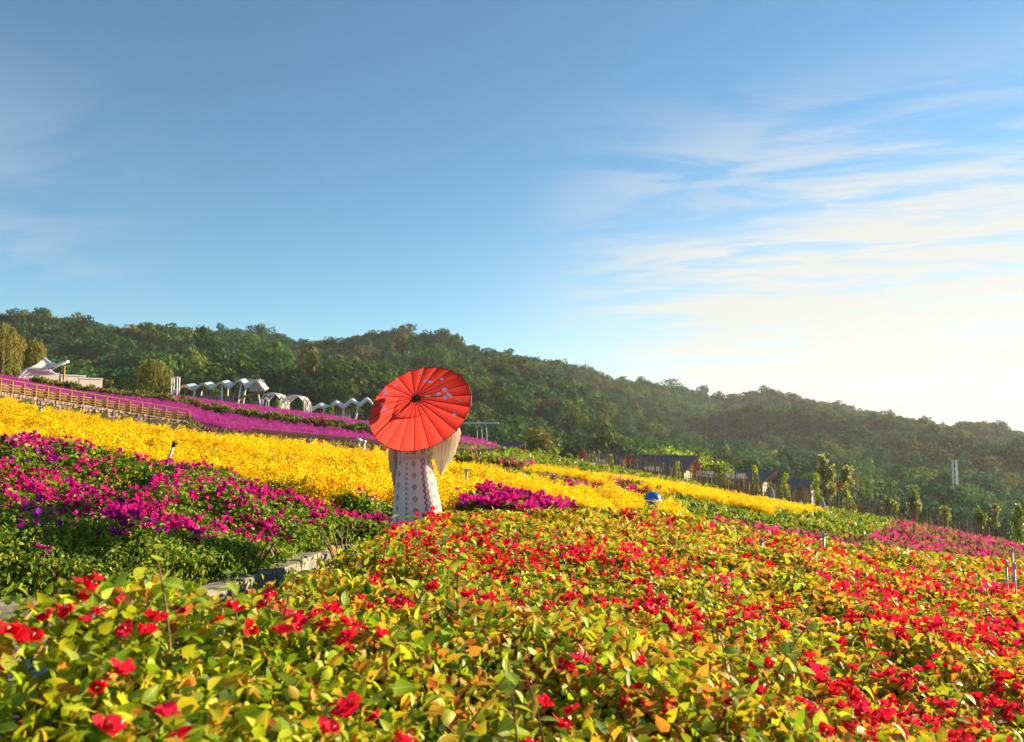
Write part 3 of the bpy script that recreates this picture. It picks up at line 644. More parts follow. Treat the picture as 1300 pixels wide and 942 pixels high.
def blossom_mesh(name, m, seed):
    """three papery bracts round a thin tube, two or three blooms together"""
    g = random.Random(seed); V, Fc = [], []
    prof = [(0.0, 0.05), (0.22, 0.30), (0.5, 0.44), (0.78, 0.30), (1.0, 0.0)]
    for b in range(g.choice((2, 3))):
        off = Vector((g.uniform(-0.7, 0.7), g.uniform(-0.7, 0.7), g.uniform(-0.2, 0.3))) if b else Vector((0, 0, 0))
        rot = Matrix.Rotation(g.uniform(-0.7, 0.7), 3, 'X') @ Matrix.Rotation(g.uniform(-0.7, 0.7), 3, 'Y') @ Matrix.Rotation(g.uniform(0, 6), 3, 'Z')
        for k in range(3):
            a = 2 * math.pi * k / 3; base = len(V)
            for i, (x, w) in enumerate(prof):
                el = R(62) - x * R(30) + g.uniform(-0.06, 0.06); rr = x * math.cos(el) * 0.9 + 0.05; z = x * math.sin(el)
                for q in (1, 0, -1):
                    ww = w * q; p = Vector((rr * math.cos(a) - ww * math.sin(a), rr * math.sin(a) + ww * math.cos(a), z + (0.16 * abs(q) * w + g.uniform(-0.03, 0.03))))
                    V.append(rot @ p + off)
            for i in range(len(prof) - 1):
                c = base + 3 * i; Fc += [(c, c + 1, c + 4, c + 3), (c + 1, c + 2, c + 5, c + 4)]
        base = len(V)       # small pale true flower in the middle of the bracts
        for p in ((0.09, 0, 0.62), (-0.05, 0.08, 0.66), (-0.05, -0.08, 0.60), (0, 0, 0.2)): V.append(rot @ Vector(p) + off)
        Fc += [(base, base + 1, base + 2), (base, base + 3, base + 1), (base + 1, base + 3, base + 2), (base + 2, base + 3, base)]
    me = bpy.data.meshes.new(name); me.from_pydata([tuple(v) for v in V], [], Fc); me.update(); me.materials.append(m); me.materials.append(CREAM)
    me.polygons.foreach_set('material_index', [1 if len(f) == 3 else 0 for f in Fc])
    me.polygons.foreach_set('use_smooth', [True] * len(me.polygons)); return me
M['leaf_green'] = leafy('leaf_single_green', 0.46, 0.46, ramp=[(0.14, 0.28, 0.012), (0.28, 0.44, 0.015), (0.42, 0.54, 0.02), (0.24, 0.42, 0.015), (0.50, 0.52, 0.03), (0.18, 0.33, 0.012)], spec=0.28)
LEAF_GR = [leaf_object_mesh('leaf', w, f, d, M['leaf_green']) for w, f, d in ((1.0, 0.25, 0.15), (0.85, 0.5, 0.3), (1.1, 0.12, 0.05), (0.75, 0.7, 0.4), (0.95, 0.3, -0.15), (1.12, 0.1, 0.5))]
def any_leaf(x): return LEAF_GR[rng.integers(6)] if rng.random() < np.clip(0.55 - 0.28 * x, 0.12, 0.85) else LEAF_ME[rng.integers(8)]
RED_ME = [blossom_mesh('red_blossom', M['red_part'], s) for s in range(5)]
MAG_ME = [blossom_mesh('magenta_blossom', M['mag_part'], 40 + s) for s in range(4)]

def put(me, name, parent, origin, p, f, roll, size):
    f = Vector(f).normalized(); up = Vector((0, 0, 1)) if abs(f.z) < 0.97 else Vector((1, 0, 0))
    s = up.cross(f).normalized(); n = f.cross(s); c, q = math.cos(roll), math.sin(roll)
    m = Matrix((f, s * c + n * q, n * c - s * q)).transposed().to_4x4(); m = Matrix.Translation(Vector(p) - Vector(origin)) @ m @ Matrix.Scale(size, 4)
    o = bpy.data.objects.new(name, me); COL.objects.link(o); o.parent = parent; o.matrix_local = m; return o

def near_red():
    # the shrubs stand about 0.8 m apart
    C = []
    tries = rng.uniform(0, 1, (4000, 2))
    for a, b in tries:
        Y = 1.55 + 3.7 * b; X = (a * 2 - 1) * 0.80 * Y - 0.1
        u, v = proj(X, Y, H0(X, Y) + float(red_height(np.array(X), np.array(Y))))
        if v > np.interp(u, [p[0] for p in RED_TOP], [p[1] for p in RED_TOP]) + 8 and all(math.hypot(X - c[0], Y - c[1]) > 0.74 for c in C): C.append((X, Y))
    C = np.array(C); ns = len(C)
    # all leaves of the near bed, each given to the nearest shrub
    x, y = scatter(108000, 1.15, 5.0, 0.95, power=1)
    z = H(x, y) + red_height(x, y); u, v = proj(x, y, z); ok = v > ip(u, RED_TOP); x, y, z = x[ok], y[ok], z[ok]; k = len(x)
    P = np.stack([x, y, z - rng.exponential(0.06, k)], 1); Fd = rdir(k, -75, 65); roll = rng.normal(0, 1.0, k); s = rng.uniform(0.020, 0.054, k)
    Bs = basis(Fd, roll, s); Cc = red_colours(x, y, k)
    own = np.argmin((x[:, None] - C[None, :, 0]) ** 2 + (y[:, None] - C[None, :, 1]) ** 2, 1)
    depth_in = z - P[:, 2]
    lowk = int(k * 0.5); li = rng.integers(0, k, lowk)
    # blossom clusters
    fx, fy = scatter(1500, 1.2, 5.0, 0.9, power=1); fz = H(fx, fy) + red_height(fx, fy); u, v = proj(fx, fy, fz)
    okf = (v > ip(u, RED_TOP) + 5) & (rng.random(1500) < np.clip(red_density(fx, fy) * 0.9 + 0.20 + 0.05 * fx, 0, 1)); fx, fy, fz = fx[okf], fy[okf], fz[okf]
    fown = np.argmin((fx[:, None] - C[None, :, 0]) ** 2 + (fy[:, None] - C[None, :, 1]) ** 2, 1)
    for i in range(ns):
        cx, cy = C[i]; zb = H0(cx, cy); org = np.array([cx, cy, zb])
        sel = np.where(own == i)[0]
        if len(sel) < 40: continue
        gr = rng.random() < np.clip(0.55 - 0.25 * cx, 0.1, 0.9)
        root = thing('bougainvillea_shrub', 'low red bougainvillea shrub with lime and bronze leaves in the bed before the path', 'shrub', (cx, cy, zb), 0, 'red bougainvillea shrubs in the bed before the path')
        dist = np.hypot(P[sel, 0], P[sel, 1]); top = sel[(depth_in[sel] < 0.05)]
        npart = int(np.interp(cy, [1.5, 3.2, 5.2], [95, 60, 25]))
        part = rng.choice(top, min(npart, len(top)), replace=False)
        for q in part:
            put(any_leaf(P[q][0]), 'leaf', root, org, P[q] + np.array([0, 0, 0.015]), Fd[q], roll[q] * 0.6, s[q] * 1.12)
        rest = np.setdiff1d(sel, part); acc = Acc(); acc.add(*LEAF7, Bs[rest], P[rest], Cc[rest])
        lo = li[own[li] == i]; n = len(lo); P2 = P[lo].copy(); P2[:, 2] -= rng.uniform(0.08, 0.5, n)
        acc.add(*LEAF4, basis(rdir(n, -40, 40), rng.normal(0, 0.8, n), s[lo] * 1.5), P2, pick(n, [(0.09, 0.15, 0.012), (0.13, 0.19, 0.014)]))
        o = link('foliage', acc.mesh('foliage', org), M['leaf'], root); o['kind'] = 'stuff'
        # woody stems from the base, and shoots that stand out of the canopy
        for q in range(4):
            a = rng.uniform(0, 6.28); rr = rng.uniform(0.1, 0.32); hx, hy = cx + rr * math.cos(a), cy + rr * math.sin(a)
            ht = H0(hx, hy) + float(red_height(np.array(hx), np.array(hy))) - 0.10 - zb
            us_, vs_ = proj(hx, hy, ht + zb)
            if vs_ < np.interp(us_, [p[0] for p in RED_TOP], [p[1] for p in RED_TOP]) + 14: hx, hy, rr, ht = cx, cy, 0.02, ht * 0.8
            MB().tube([(0.02 * math.cos(a), 0.02 * math.sin(a), -0.04), (0.4 * rr * math.cos(a), 0.4 * rr * math.sin(a), ht * 0.5), (rr * math.cos(a), rr * math.sin(a), ht)], [0.012, 0.008, 0.004], 5).build('stem', M['twig'], root)
        for q in range(rng.integers(2, 5)):
            a = rng.uniform(0, 6.28); rr = rng.uniform(0.0, 0.36); hx, hy = cx + rr * math.cos(a), cy + rr * math.sin(a)
            hz = H0(hx, hy) + float(red_height(np.array(hx), np.array(hy))); ln = rng.uniform(0.10, 0.26); b = rng.uniform(0, 6.28); lean = rng.uniform(0.2, 0.8)
            us_, vs_ = proj(hx, hy, hz)
            if vs_ < np.interp(us_, [p[0] for p in RED_TOP], [p[1] for p in RED_TOP]) + 10: continue
            pts = [np.array([hx + lean * ln * t * t * math.cos(b), hy + lean * ln * t * t * math.sin(b), hz - 0.12 + (ln + 0.12) * t]) for t in np.linspace(0, 1, 6)]
            sh = MB().tube([p - org for p in pts], list(np.linspace(0.004, 0.0018, 6)), 5).build('shoot', M['twig'], root)
            young = rng.random() < 0.45
            for w, t in enumerate(np.linspace(0.25, 1.0, 11)):
                j = t * 5; i0 = min(int(j), 4); pp = pts[i0] + (pts[i0 + 1] - pts[i0]) * (j - i0); aa = b + w * 2.4
                put(any_leaf(pp[0]), 'leaf', root, org, pp, (math.cos(aa), math.sin(aa), rng.uniform(-0.4, 0.5)), rng.normal(0, 0.4), rng.uniform(0.045, 0.075) * (1.15 - 0.4 * t))
        for q in np.where(fown == i)[0]:
            for w in range(rng.integers(2, 5)):
                d = rdir(1, 20, 90)[0]
                pp = np.array([fx[q] + rng.normal(0, 0.04), fy[q] + rng.normal(0, 0.04), fz[q] + rng.uniform(-0.03, 0.04)])
                me = RED_ME[rng.integers(5)]
                o = put(me, 'blossom', root, org, pp, (0.3 * d[0], 0.3 * d[1], -0.2), rng.uniform(0, 6), rng.uniform(0.026, 0.042))
                m4 = Matrix.Translation(Vector(pp - org)) @ Matrix.Rotation(rng.uniform(0, 6.28), 4, 'Z') @ Matrix.Rotation(rng.uniform(0, 0.9), 4, 'X') @ Matrix.Scale(rng.uniform(0.021, 0.036), 4); o.matrix_local = m4
near_red()

def magenta_bank():
    # dense bank behind the kerb: shrubs with dark glossy leaves
    C = []
    for a, b in rng.uniform(0, 1, (3000, 2)):
        Y = 4.9 + 5.0 * b; X = (-0.95 + 0.93 * a) * Y
        u, v = proj(X, Y, H0(X, Y) + 0.5)
        if inpoly(np.array([u]), np.array([v]), MAG)[0] and all(math.hypot(X - c[0], Y - c[1]) > 1.15 for c in C): C.append((X, Y))
    C = np.array(C)
    k0 = 190000; x, y = scatter(k0, 4.4, 10.5, 0.0, power=1, tmin=-0.95)
    hm = np.clip(mag_height(x, y), 0.1, 0.85); frac = np.where(rng.random(k0) < 0.7, 1 - rng.exponential(0.12, k0), rng.random(k0))
    z = H(x, y) + np.maximum(hm * frac, 0.03); ut, vt = proj(x, y, H(x, y) + hm)
    uk = np.array([np.interp(q, [p[1] for p in KERB], [p[0] for p in KERB]) for q in y])
    ok = inpoly(ut, np.minimum(vt, 1e4), MAG + []) & (x < uk - 0.03); x, y, z, hm, frac = x[ok], y[ok], z[ok], hm[ok], frac[ok]; k = len(x)
    own = np.argmin((x[:, None] - C[None, :, 0]) ** 2 + (y[:, None] - C[None, :, 1]) ** 2, 1)
    P = np.stack([x, y, z], 1); s = np.clip(0.0066 * y, 0.034, 0.07) * rng.uniform(0.6, 1.25, k); B = basis(rdir(k, -75, 45), rng.normal(0, 0.9, k), s)
    Cc = pick(k, [(0.10, 0.19, 0.018), (0.18, 0.29, 0.02), (0.30, 0.38, 0.025), (0.46, 0.44, 0.06)], [4, 4, 2.6, 1.4])
    nf = 5200; fx, fy = scatter(nf, 4.6, 10.2, 0.0, power=1, tmin=-0.95); fh = np.clip(mag_height(fx, fy), 0.1, 0.85); fz = H(fx, fy) + fh
    ut, vt = proj(fx, fy, fz); fk = np.array([np.interp(q, [p[1] for p in KERB], [p[0] for p in KERB]) for q in fy])
    den = np.clip(0.24 + 1.1 * fbm(fx * 0.7, fy * 0.7, 1, 3) + 0.06 * (fy - 6.3), 0.06, 1)
    ok = inpoly(ut, vt, MAG) & (rng.random(nf) < den) & (fx < fk - 0.15); fx, fy, fz, fh = fx[ok], fy[ok], fz[ok], fh[ok]
    fown = np.argmin((fx[:, None] - C[None, :, 0]) ** 2 + (fy[:, None] - C[None, :, 1]) ** 2, 1); hue = fbm(fx * 0.4, fy * 0.4, 3) > 0.12
    for i in range(len(C)):
        sel = np.where(own == i)[0]
        if len(sel) < 60: continue
        cx, cy = C[i]; zb = H0(cx, cy); org = np.array([cx, cy, zb])
        root = thing('bougainvillea_shrub', 'magenta bougainvillea shrub with dark green leaves on the bank above the kerb', 'shrub', (cx, cy, zb), 0, 'magenta bougainvillea shrubs on the bank')
        acc = Acc(); acc.add(*LEAF7, B[sel], P[sel], Cc[sel]); o = link('foliage', acc.mesh('foliage', org), M['leaf'], root); o['kind'] = 'stuff'
        for q in range(5):
            a = rng.uniform(0, 6.28); rr = rng.uniform(0.15, 0.5)
            MB().tube([(0.03 * math.cos(a), 0.03 * math.sin(a), -0.05), (0.5 * rr * math.cos(a), 0.5 * rr * math.sin(a), 0.22), (rr * math.cos(a), rr * math.sin(a), 0.40)], [0.014, 0.009, 0.004], 5).build('stem', M['twig'], root)
        fs = np.where(fown == i)[0]; acc = Acc()
        for n_, q in enumerate(fs):
            if n_ < 14:
                o = put(MAG_ME[rng.integers(4)], 'blossom', root, org, (fx[q], fy[q], fz[q]), (1, 0, 0), 0, 0.04)
                o.matrix_local = Matrix.Translation(Vector((fx[q], fy[q], fz[q])) - Vector(org)) @ Matrix.Rotation(rng.uniform(0, 6.28), 4, 'Z') @ Matrix.Rotation(rng.uniform(0, 1.1), 4, 'X') @ Matrix.Scale(rng.uniform(0.035, 0.055), 4)
        n = len(fs)
        if n:
            for rep in range(4):
                pos = np.stack([fx[fs] + rng.normal(0, 0.06, n), fy[fs] + rng.normal(0, 0.06, n), fz[fs] + rng.uniform(-0.09, 0.05, n)], 1)
                Bq = basis(rdir(n, -30, 60), rng.uniform(0, 6.28, n), rng.uniform(0.03, 0.052, n))[:, :, [2, 1, 0]]
                cc = np.where(hue[fs][:, None], pick(n, [(0.34, 0.01, 0.34), (0.28, 0.008, 0.26)]), pick(n, [(0.62, 0.012, 0.24), (0.70, 0.015, 0.22), (0.5, 0.01, 0.25)]))
                acc.add(*FLOWER, Bq, pos, cc)
            o = link('blossom_mass', acc.mesh('blossom_mass', org), M['petal'], root); o['kind'] = 'stuff'
magenta_bank()

def magenta_patch():
    """the separate clump to the right of the person, before the yellow strip"""
    accL, accF = Acc(), Acc(); x, y = scatter(60000, 9, 20, 0.15, tmin=-0.1)
    z = H(x, y) + 0.62 + 0.25 * fbm(x, y, 4); u, v = proj(x, y, z); ok = inpoly(u, v, MAG2); x, y, z = x[ok], y[ok], z[ok]; k = len(x)
    accL.add(*LEAF4, basis(rdir(k, -50, 40), rng.normal(0, 0.8, k), rng.uniform(0.07, 0.13, k)), np.stack([x, y, z - rng.exponential(0.12, k)], 1), pick(k, [(0.08, 0.14, 0.015), (0.17, 0.23, 0.02), (0.36, 0.25, 0.03)]))
    q = rng.random(k) < 0.032 * (1 + 1.6 * fbm(x * 1.3, y * 1.3, 2)); n = q.sum()
    for rep in range(3):
        accF.add(*FLOWER, basis(rdir(n, -30, 60), rng.uniform(0, 6.28, n), rng.uniform(0.045, 0.08, n))[:, :, [2, 1, 0]], np.stack([x[q], y[q], z[q]], 1) + rng.normal(0, 0.05, (n, 3)), pick(n, [(0.60, 0.012, 0.20), (0.46, 0.01, 0.22)]))
    root = thing('magenta_bougainvillea_clump', 'clump of magenta bougainvillea between the person and the yellow strip', 'shrub', (0, 0, 0)); root['kind'] = 'stuff'
    for nm, a, m in (('foliage', accL, M['leaf']), ('blossom', accF, M['petal'])):
        o = link(nm, a.mesh(nm), m, root); o['kind'] = 'stuff'
magenta_patch()

def weeds():
    acc = Acc(); k = 22000; x = rng.uniform(-4.2, -0.7, k); y = rng.uniform(3.8, 9.2, k)
    uk = np.interp(y, [p[1] for p in KERB], [p[0] for p in KERB]); ok = (x > uk - 0.6) & (x < uk + 0.16) & ((fbm(x * 1.6, y * 1.6, 3) > -0.08) | (x < uk - 0.10)); x, y = x[ok], y[ok]; k = len(x)
    P = np.stack([x, y, H(x, y) + 0.02 + 0.24 * rng.random(k)], 1); acc.add(*LEAF4, basis(rdir(k, 10, 80), rng.uniform(0, 6.28, k), rng.uniform(0.03, 0.07, k), 0.6), P, pick(k, [(0.24, 0.34, 0.02), (0.36, 0.42, 0.03), (0.16, 0.25, 0.02)]))
    bed('weeds', 'bright green weeds growing along the top of the kerb wall', 'plants', acc, M['leaf'])
weeds()

# ================================================================== FENCES AND WALLS ON THE LEFT SLOPE
def post_points(u0, u1, Y, gap):
    yy = lambda u: float(ip(u, Y_FENCE)) + Y
    n = max(2, round((ground_at(u1, yy(u1)) - ground_at(u0, yy(u0))).length / gap) + 1); us = np.linspace(u0, u1, n)
    return [ground_at(u, yy(u)) for u in us]
def woven_fence(name, label, u0, u1, Y, gap, h, rows, gapfrac, group=None, lift=0.0):
    pts = post_points(u0, u1, Y, gap); o0 = pts[0]; root = thing(name, label, 'fence', o0, 0, group)
    loc = [p - o0 + Vector((0, 0, lift)) for p in pts]
    for p in loc:
        MB().box((p.x, p.y, p.z + h / 2 - 0.1), (0.05, 0.05, h + 0.20)).build('post', M['bamboo'], root)
    MB().tube([p + Vector((0, -0.02, h)) for p in loc], 0.028, 6).build('top_rail', M['bamboo'], root)
    for r in range(rows):
        z = 0.03 + (h * gapfrac) * (r + 0.5) / rows; path = []
        for i, p in enumerate(loc):
            s = 1 if (i + r) % 2 else -1; path.append(p + Vector((0, s * 0.055, z)))
        mb = MB(); w = h * gapfrac / rows * 0.36
        for a, b in zip(path[:-1], path[1:]):
            mb.hexa([(a.x, a.y - 0.008, a.z - w), (b.x, b.y - 0.008, b.z - w), (b.x, b.y + 0.008, b.z - w), (a.x, a.y + 0.008, a.z - w),
                     (a.x, a.y - 0.008, a.z + w), (b.x, b.y - 0.008, b.z + w), (b.x, b.y + 0.008, b.z + w), (a.x, a.y + 0.008, a.z + w)])
        mb.build('slat', M['bamboo'], root)
    return root
woven_fence('woven_fence', 'woven bamboo fence with open top rail above the stone retaining wall', -150, 241, 0.35, 0.52, 0.58, 6, 0.66)
woven_fence('woven_fence', 'low woven bamboo fence running behind the yellow bed beside two white lamp posts', 318, 640, 0.5, 0.6, 0.52, 6, 0.86)
woven_fence('woven_fence', 'short set-back bamboo fence between the two long woven fences', 241, 316, 1.4, 0.75, 0.42, 4, 0.8, lift=-0.12)

def retaining_wall():
    o0 = ground_at(0, 36.4); root = thing('retaining_wall', 'rough brown stone retaining wall below the woven bamboo fence', 'wall', o0)
    core = MB(); stones = MB(); us = np.linspace(-160, 322, 64); prev = None; g = random.Random(3)
    for u in us:
        yf = float(ip(u, Y_FENCE)); a = ground_at(u, yf + 0.2); b = ground_at(u, yf - 0.6)
        p = (Vector((a.x, yf - 0.05, 0)) - Vector((o0.x, o0.y, 0)), a.z - o0.z, b.z - 0.25 - o0.z)
        if prev:
            (q, qt, qb), (c, ct, cb) = prev, p; d = (c - q).normalized(); nn = Vector((d.y, -d.x, 0))
            bk = -nn * 0.35
            core.hexa([(*q.xy, qb), (*c.xy, cb), (*(c + bk).xy, cb), (*(q + bk).xy, qb), (*q.xy, qt), (*c.xy, ct), (*(c + bk).xy, ct), (*(q + bk).xy, qt)])
            ang = math.atan2(d.y, d.x)
            for r in range(5):
                for k in range(2):
                    f = (k + 0.5 + g.uniform(-0.1, 0.1)) / 2; m = q + (c - q) * f; zb = qb + (cb - qb) * f; zt = qt + (ct - qt) * f; hh = (zt - zb) / 5
                    m = m + nn * (0.03 + g.uniform(0, 0.06))
                    stones.box((m.x, m.y, zb + hh * (r + 0.5) + g.uniform(-0.02, 0.02)), ((c - q).length * g.uniform(0.36, 0.5), 0.12, hh * g.uniform(0.7, 0.98)), ang + g.uniform(-0.2, 0.2), g.uniform(0.8, 1.0))
        prev = p
    core.build('wall_core', M['stone'], root); s = stones.build('stones', M['stone'], root); s['kind'] = 'stuff'
retaining_wall()

def shrub_row():
    """round clipped shrubs between the two purple strips"""
    me_list = []
    for q in range(4):
        acc = Acc(); k = 260; d = rng.normal(size=(k, 3)); d /= np.linalg.norm(d, axis=1, keepdims=True); d[:, 2] = np.abs(d[:, 2]) * 1.1 - 0.1
        P = d * np.array([0.42, 0.36, 0.5]) * rng.uniform(0.75, 1.1, (k, 1)) + np.array([0, 0, 0.12])
        acc.add(*LEAF4, basis(d + rng.normal(0, 0.7, (k, 3)), rng.uniform(0, 6.28, k), rng.uniform(0.12, 0.24, k), 1.1), P, pick(k, [(0.09, 0.14, 0.018), (0.15, 0.20, 0.02), (0.24, 0.24, 0.03)] if q < 3 else [(0.12, 0.16, 0.02), (0.42, 0.02, 0.10), (0.2, 0.2, 0.03)]))
        me_list.append(acc.mesh('clipped_shrub')); me_list[-1].materials.append(M['leaf'])
    for i, u in enumerate(np.arange(46, 500, 9.6)):
        for row in range(2):
            p = ground_at(u + rng.uniform(-2, 2) + 4.5 * row, 55.0 + 1.3 * row + rng.uniform(-0.25, 0.25))
            pink = 395 < u < 415 or rng.random() < 0.05
            o = link('clipped_shrub', me_list[3 if pink else rng.integers(3)], None, None, p); o.rotation_euler.z = rng.uniform(0, 6.28); o.scale = (1, 1, rng.uniform(0.8, 1.25))
            tag(o, 'small round shrub speckled with pink bloom in the row between purple strips' if pink else 'small round green shrub in the row between the two purple strips', 'shrub', 'round shrubs in a row between the purple strips')
shrub_row()

# ================================================================== PAVILIONS ON THE CREST
def wave_pavilion(name, label, u0, u1, Y, vl, vr, waves, deck, amp):
    """pavilion with a corrugated wave roof that climbs to the right on slanting white columns"""
    a, b = at(u0, vl, Y), at(u1, vr, Y); g = ground_at(u0, Y); root = thing(name, label, 'pavilion', g, R(18)); b.x = a.x + (b.x - a.x) * 1.09
    n = waves * 12; depth = 4.2; top, sof, rim = MB(), MB(), MB()
    def pt(i, back):
        s = i / n; x = a.x + (b.x - a.x) * s; k = amp * (0.55 + 0.75 * s)
        base = a.z + (b.z - a.z) * s + k * 0.85 * math.sin(2 * math.pi * (waves * s - 0.25))
        if s > 0.80: base -= (s - 0.80) * 6.5 * amp
        return Vector((x - g.x + back * 0.5, back * depth, base - g.z + back * 0.40))
    for i in range(n):
        p, q, r_, t = pt(i, 0), pt(i + 1, 0), pt(i + 1, 1), pt(i, 1); dz = Vector((0, 0, 0.08)); e = Vector((0, 0, 0.16))
        top.hexa([p + dz, q + dz, r_ + dz, t + dz, p + e, q + e, r_ + e, t + e]); sof.hexa([p, q, r_, t, p + dz * 0.97, q + dz * 0.97, r_ + dz * 0.97, t + dz * 0.97])
        f = Vector((0, -0.10, 0)); rim.hexa([p + f - dz, q + f - dz, q + f * 0.02 - dz, p + f * 0.02 - dz, p + f + e * 1.2, q + f + e * 1.2, q + f * 0.02 + e * 1.2, p + f * 0.02 + e * 1.2])
    rf = top.build('roof', M['metal_roof'], root); sof.build('soffit', M['timber'], rf); rim.build('roof_rim', mat('rim_board', (0.74, 0.60, 0.42), 0.7, noise=0.4, nscale=3), rf)
    for s, lean in ((0.22, 0.35), (0.52, 0.05), (0.74, 0.5)):
        for y in (0.15, depth - 0.3):
            i = int(s * n); p = pt(i, y / depth); x0 = p.x - lean; zb = H0(g.x + x0, g.y + y) - g.z
            MB().tube([(x0, y, zb - 0.7), (p.x, y, p.z + 0.05)], 0.09, 8).build('column', M['white_paint'], root, True)
    # glazed wall with mullions under the roof
    L = b.x - a.x; x1, x2 = a.x - g.x + 0.16 * L, a.x - g.x + 0.66 * L; zb = H0(g.x + x2, g.y + 2.4) - g.z
    MB().box(((x1 + x2) / 2, 2.45, zb + 0.5), (x2 - x1, 0.12, 1.0)).build('parapet', M['metal_roof'], root)
    for k in range(12):
        x = x1 + (x2 - x1) * (k + 0.5) / 12; MB().box((x, 2.4, zb + 1.35), (0.10, 0.08, 0.8)).build('mullion', M['plaster'], root)
    MB().box(((x1 + x2) / 2, 2.6, zb + 1.3), (x2 - x1, 0.04, 0.75)).build('glazing', mat('glazing', (0.10, 0.13, 0.16), 0.08), root)
    if deck:
        c = at(313, 490, Y); bx = Vector(((c.x - g.x) * 1.09, 1.6, c.z - g.z))
        d = MB().box((bx.x, bx.y, bx.z - 0.42), (1.5, 3.2, 0.16)).build('deck', M['timber'], root)
        for k in range(9): MB().box((bx.x - 0.68 + 0.17 * k, 0.05, bx.z + 0.15), (0.07, 0.06, 1.1)).build('baluster', M['white_paint'], d)
        MB().box((bx.x, 0.05, bx.z + 0.74), (1.5, 0.1, 0.09)).build('hand_rail', M['white_paint'], d); MB().box((bx.x, 0.05, bx.z - 0.36), (1.5, 0.1, 0.1)).build('bottom_rail', M['white_paint'], d)
        MB().box((bx.x, 3.15, bx.z + 0.2), (1.5, 0.06, 1.2)).build('back_rail', M['white_paint'], d)
        # curved timber belly that carries the deck
        belly = MB(); pr = [(-3.1, -2.6), (-2.2, -1.6), (-1.2, -0.85), (-0.2, -0.55), (0.6, -0.5)]
        for (xa, za), (xb, zb2) in zip(pr[:-1], pr[1:]):
            belly.hexa([(bx.x + xa, 0.4, bx.z + za - 0.25), (bx.x + xb, 0.4, bx.z + zb2 - 0.12), (bx.x + xb, 3.0, bx.z + zb2 - 0.12), (bx.x + xa, 3.0, bx.z + za - 0.25),
                        (bx.x + xa, 0.4, bx.z + za), (bx.x + xb, 0.4, bx.z + zb2), (bx.x + xb, 3.0, bx.z + zb2), (bx.x + xa, 3.0, bx.z + za)])
        belly.build('curved_beam', M['timber'], root)
        zb = H0(g.x + bx.x + 0.4, g.y + 0.8) - g.z
        MB().tube([(bx.x + 0.55, 0.8, zb - 0.1), (bx.x + 0.1, 0.8, bx.z - 0.4)], 0.08, 8).build('column', M['white_paint'], root, True)
    return root
wave_pavilion('wave_roof_pavilion', 'white wave roofed pavilion with a railed lookout deck above purple flowers', 222, 322, 80, 494, 484, 5, True, 0.36)
wave_pavilion('wave_roof_pavilion', 'smaller white wave roofed shelter without a deck beside the red parasol', 394, 470, 82, 520, 509, 4, False, 0.30)

def lattice_arch(u0, u1, Y, vt, label):
    g = ground_at((u0 + u1) / 2, Y); root = thing('lattice_arbour', label, 'arbour', g, 0, None)
    hw = (u1 - u0) / 2 / F * Y; top = at(u0, vt, Y).z - g.z; rings = []
    N = 6
    for j in range(4):
        y = j * 0.9; off = 0.25 if j % 2 else 0.0; ring = []
        for i in range(N + 1):
            a = math.pi * i / N; zig = 0.14 * (1 if (i + j) % 2 else -1)
            ring.append(Vector((-hw * math.cos(a) * (1.0 + 0.12 * math.sin(a)), y + zig, max(0.0, top * math.sin(a) ** 0.55) - 0.05)))
        rings.append(ring)
    for ring in rings: MB().tube(ring, 0.065, 6).build('arch_rib', M['white_paint'], root)
    for j in range(3):
        for i in range(1, N):
            if (i + j) % 2: MB().tube([rings[j][i], rings[j + 1][i]], 0.055, 6).build('cross_bar', M['white_paint'], root)
            else: MB().tube([rings[j][i], (rings[j][i] + rings[j + 1][i + 1]) / 2, rings[j + 1][i]], 0.05, 6).build('cross_bar', M['white_paint'], root)
    return root
lattice_arch(330, 357, 78, 498, 'white honeycomb lattice arbour nearer the lookout pavilion')
lattice_arch(357, 387, 78.6, 501, 'white honeycomb lattice arbour nearer the small wave roofed shelter')

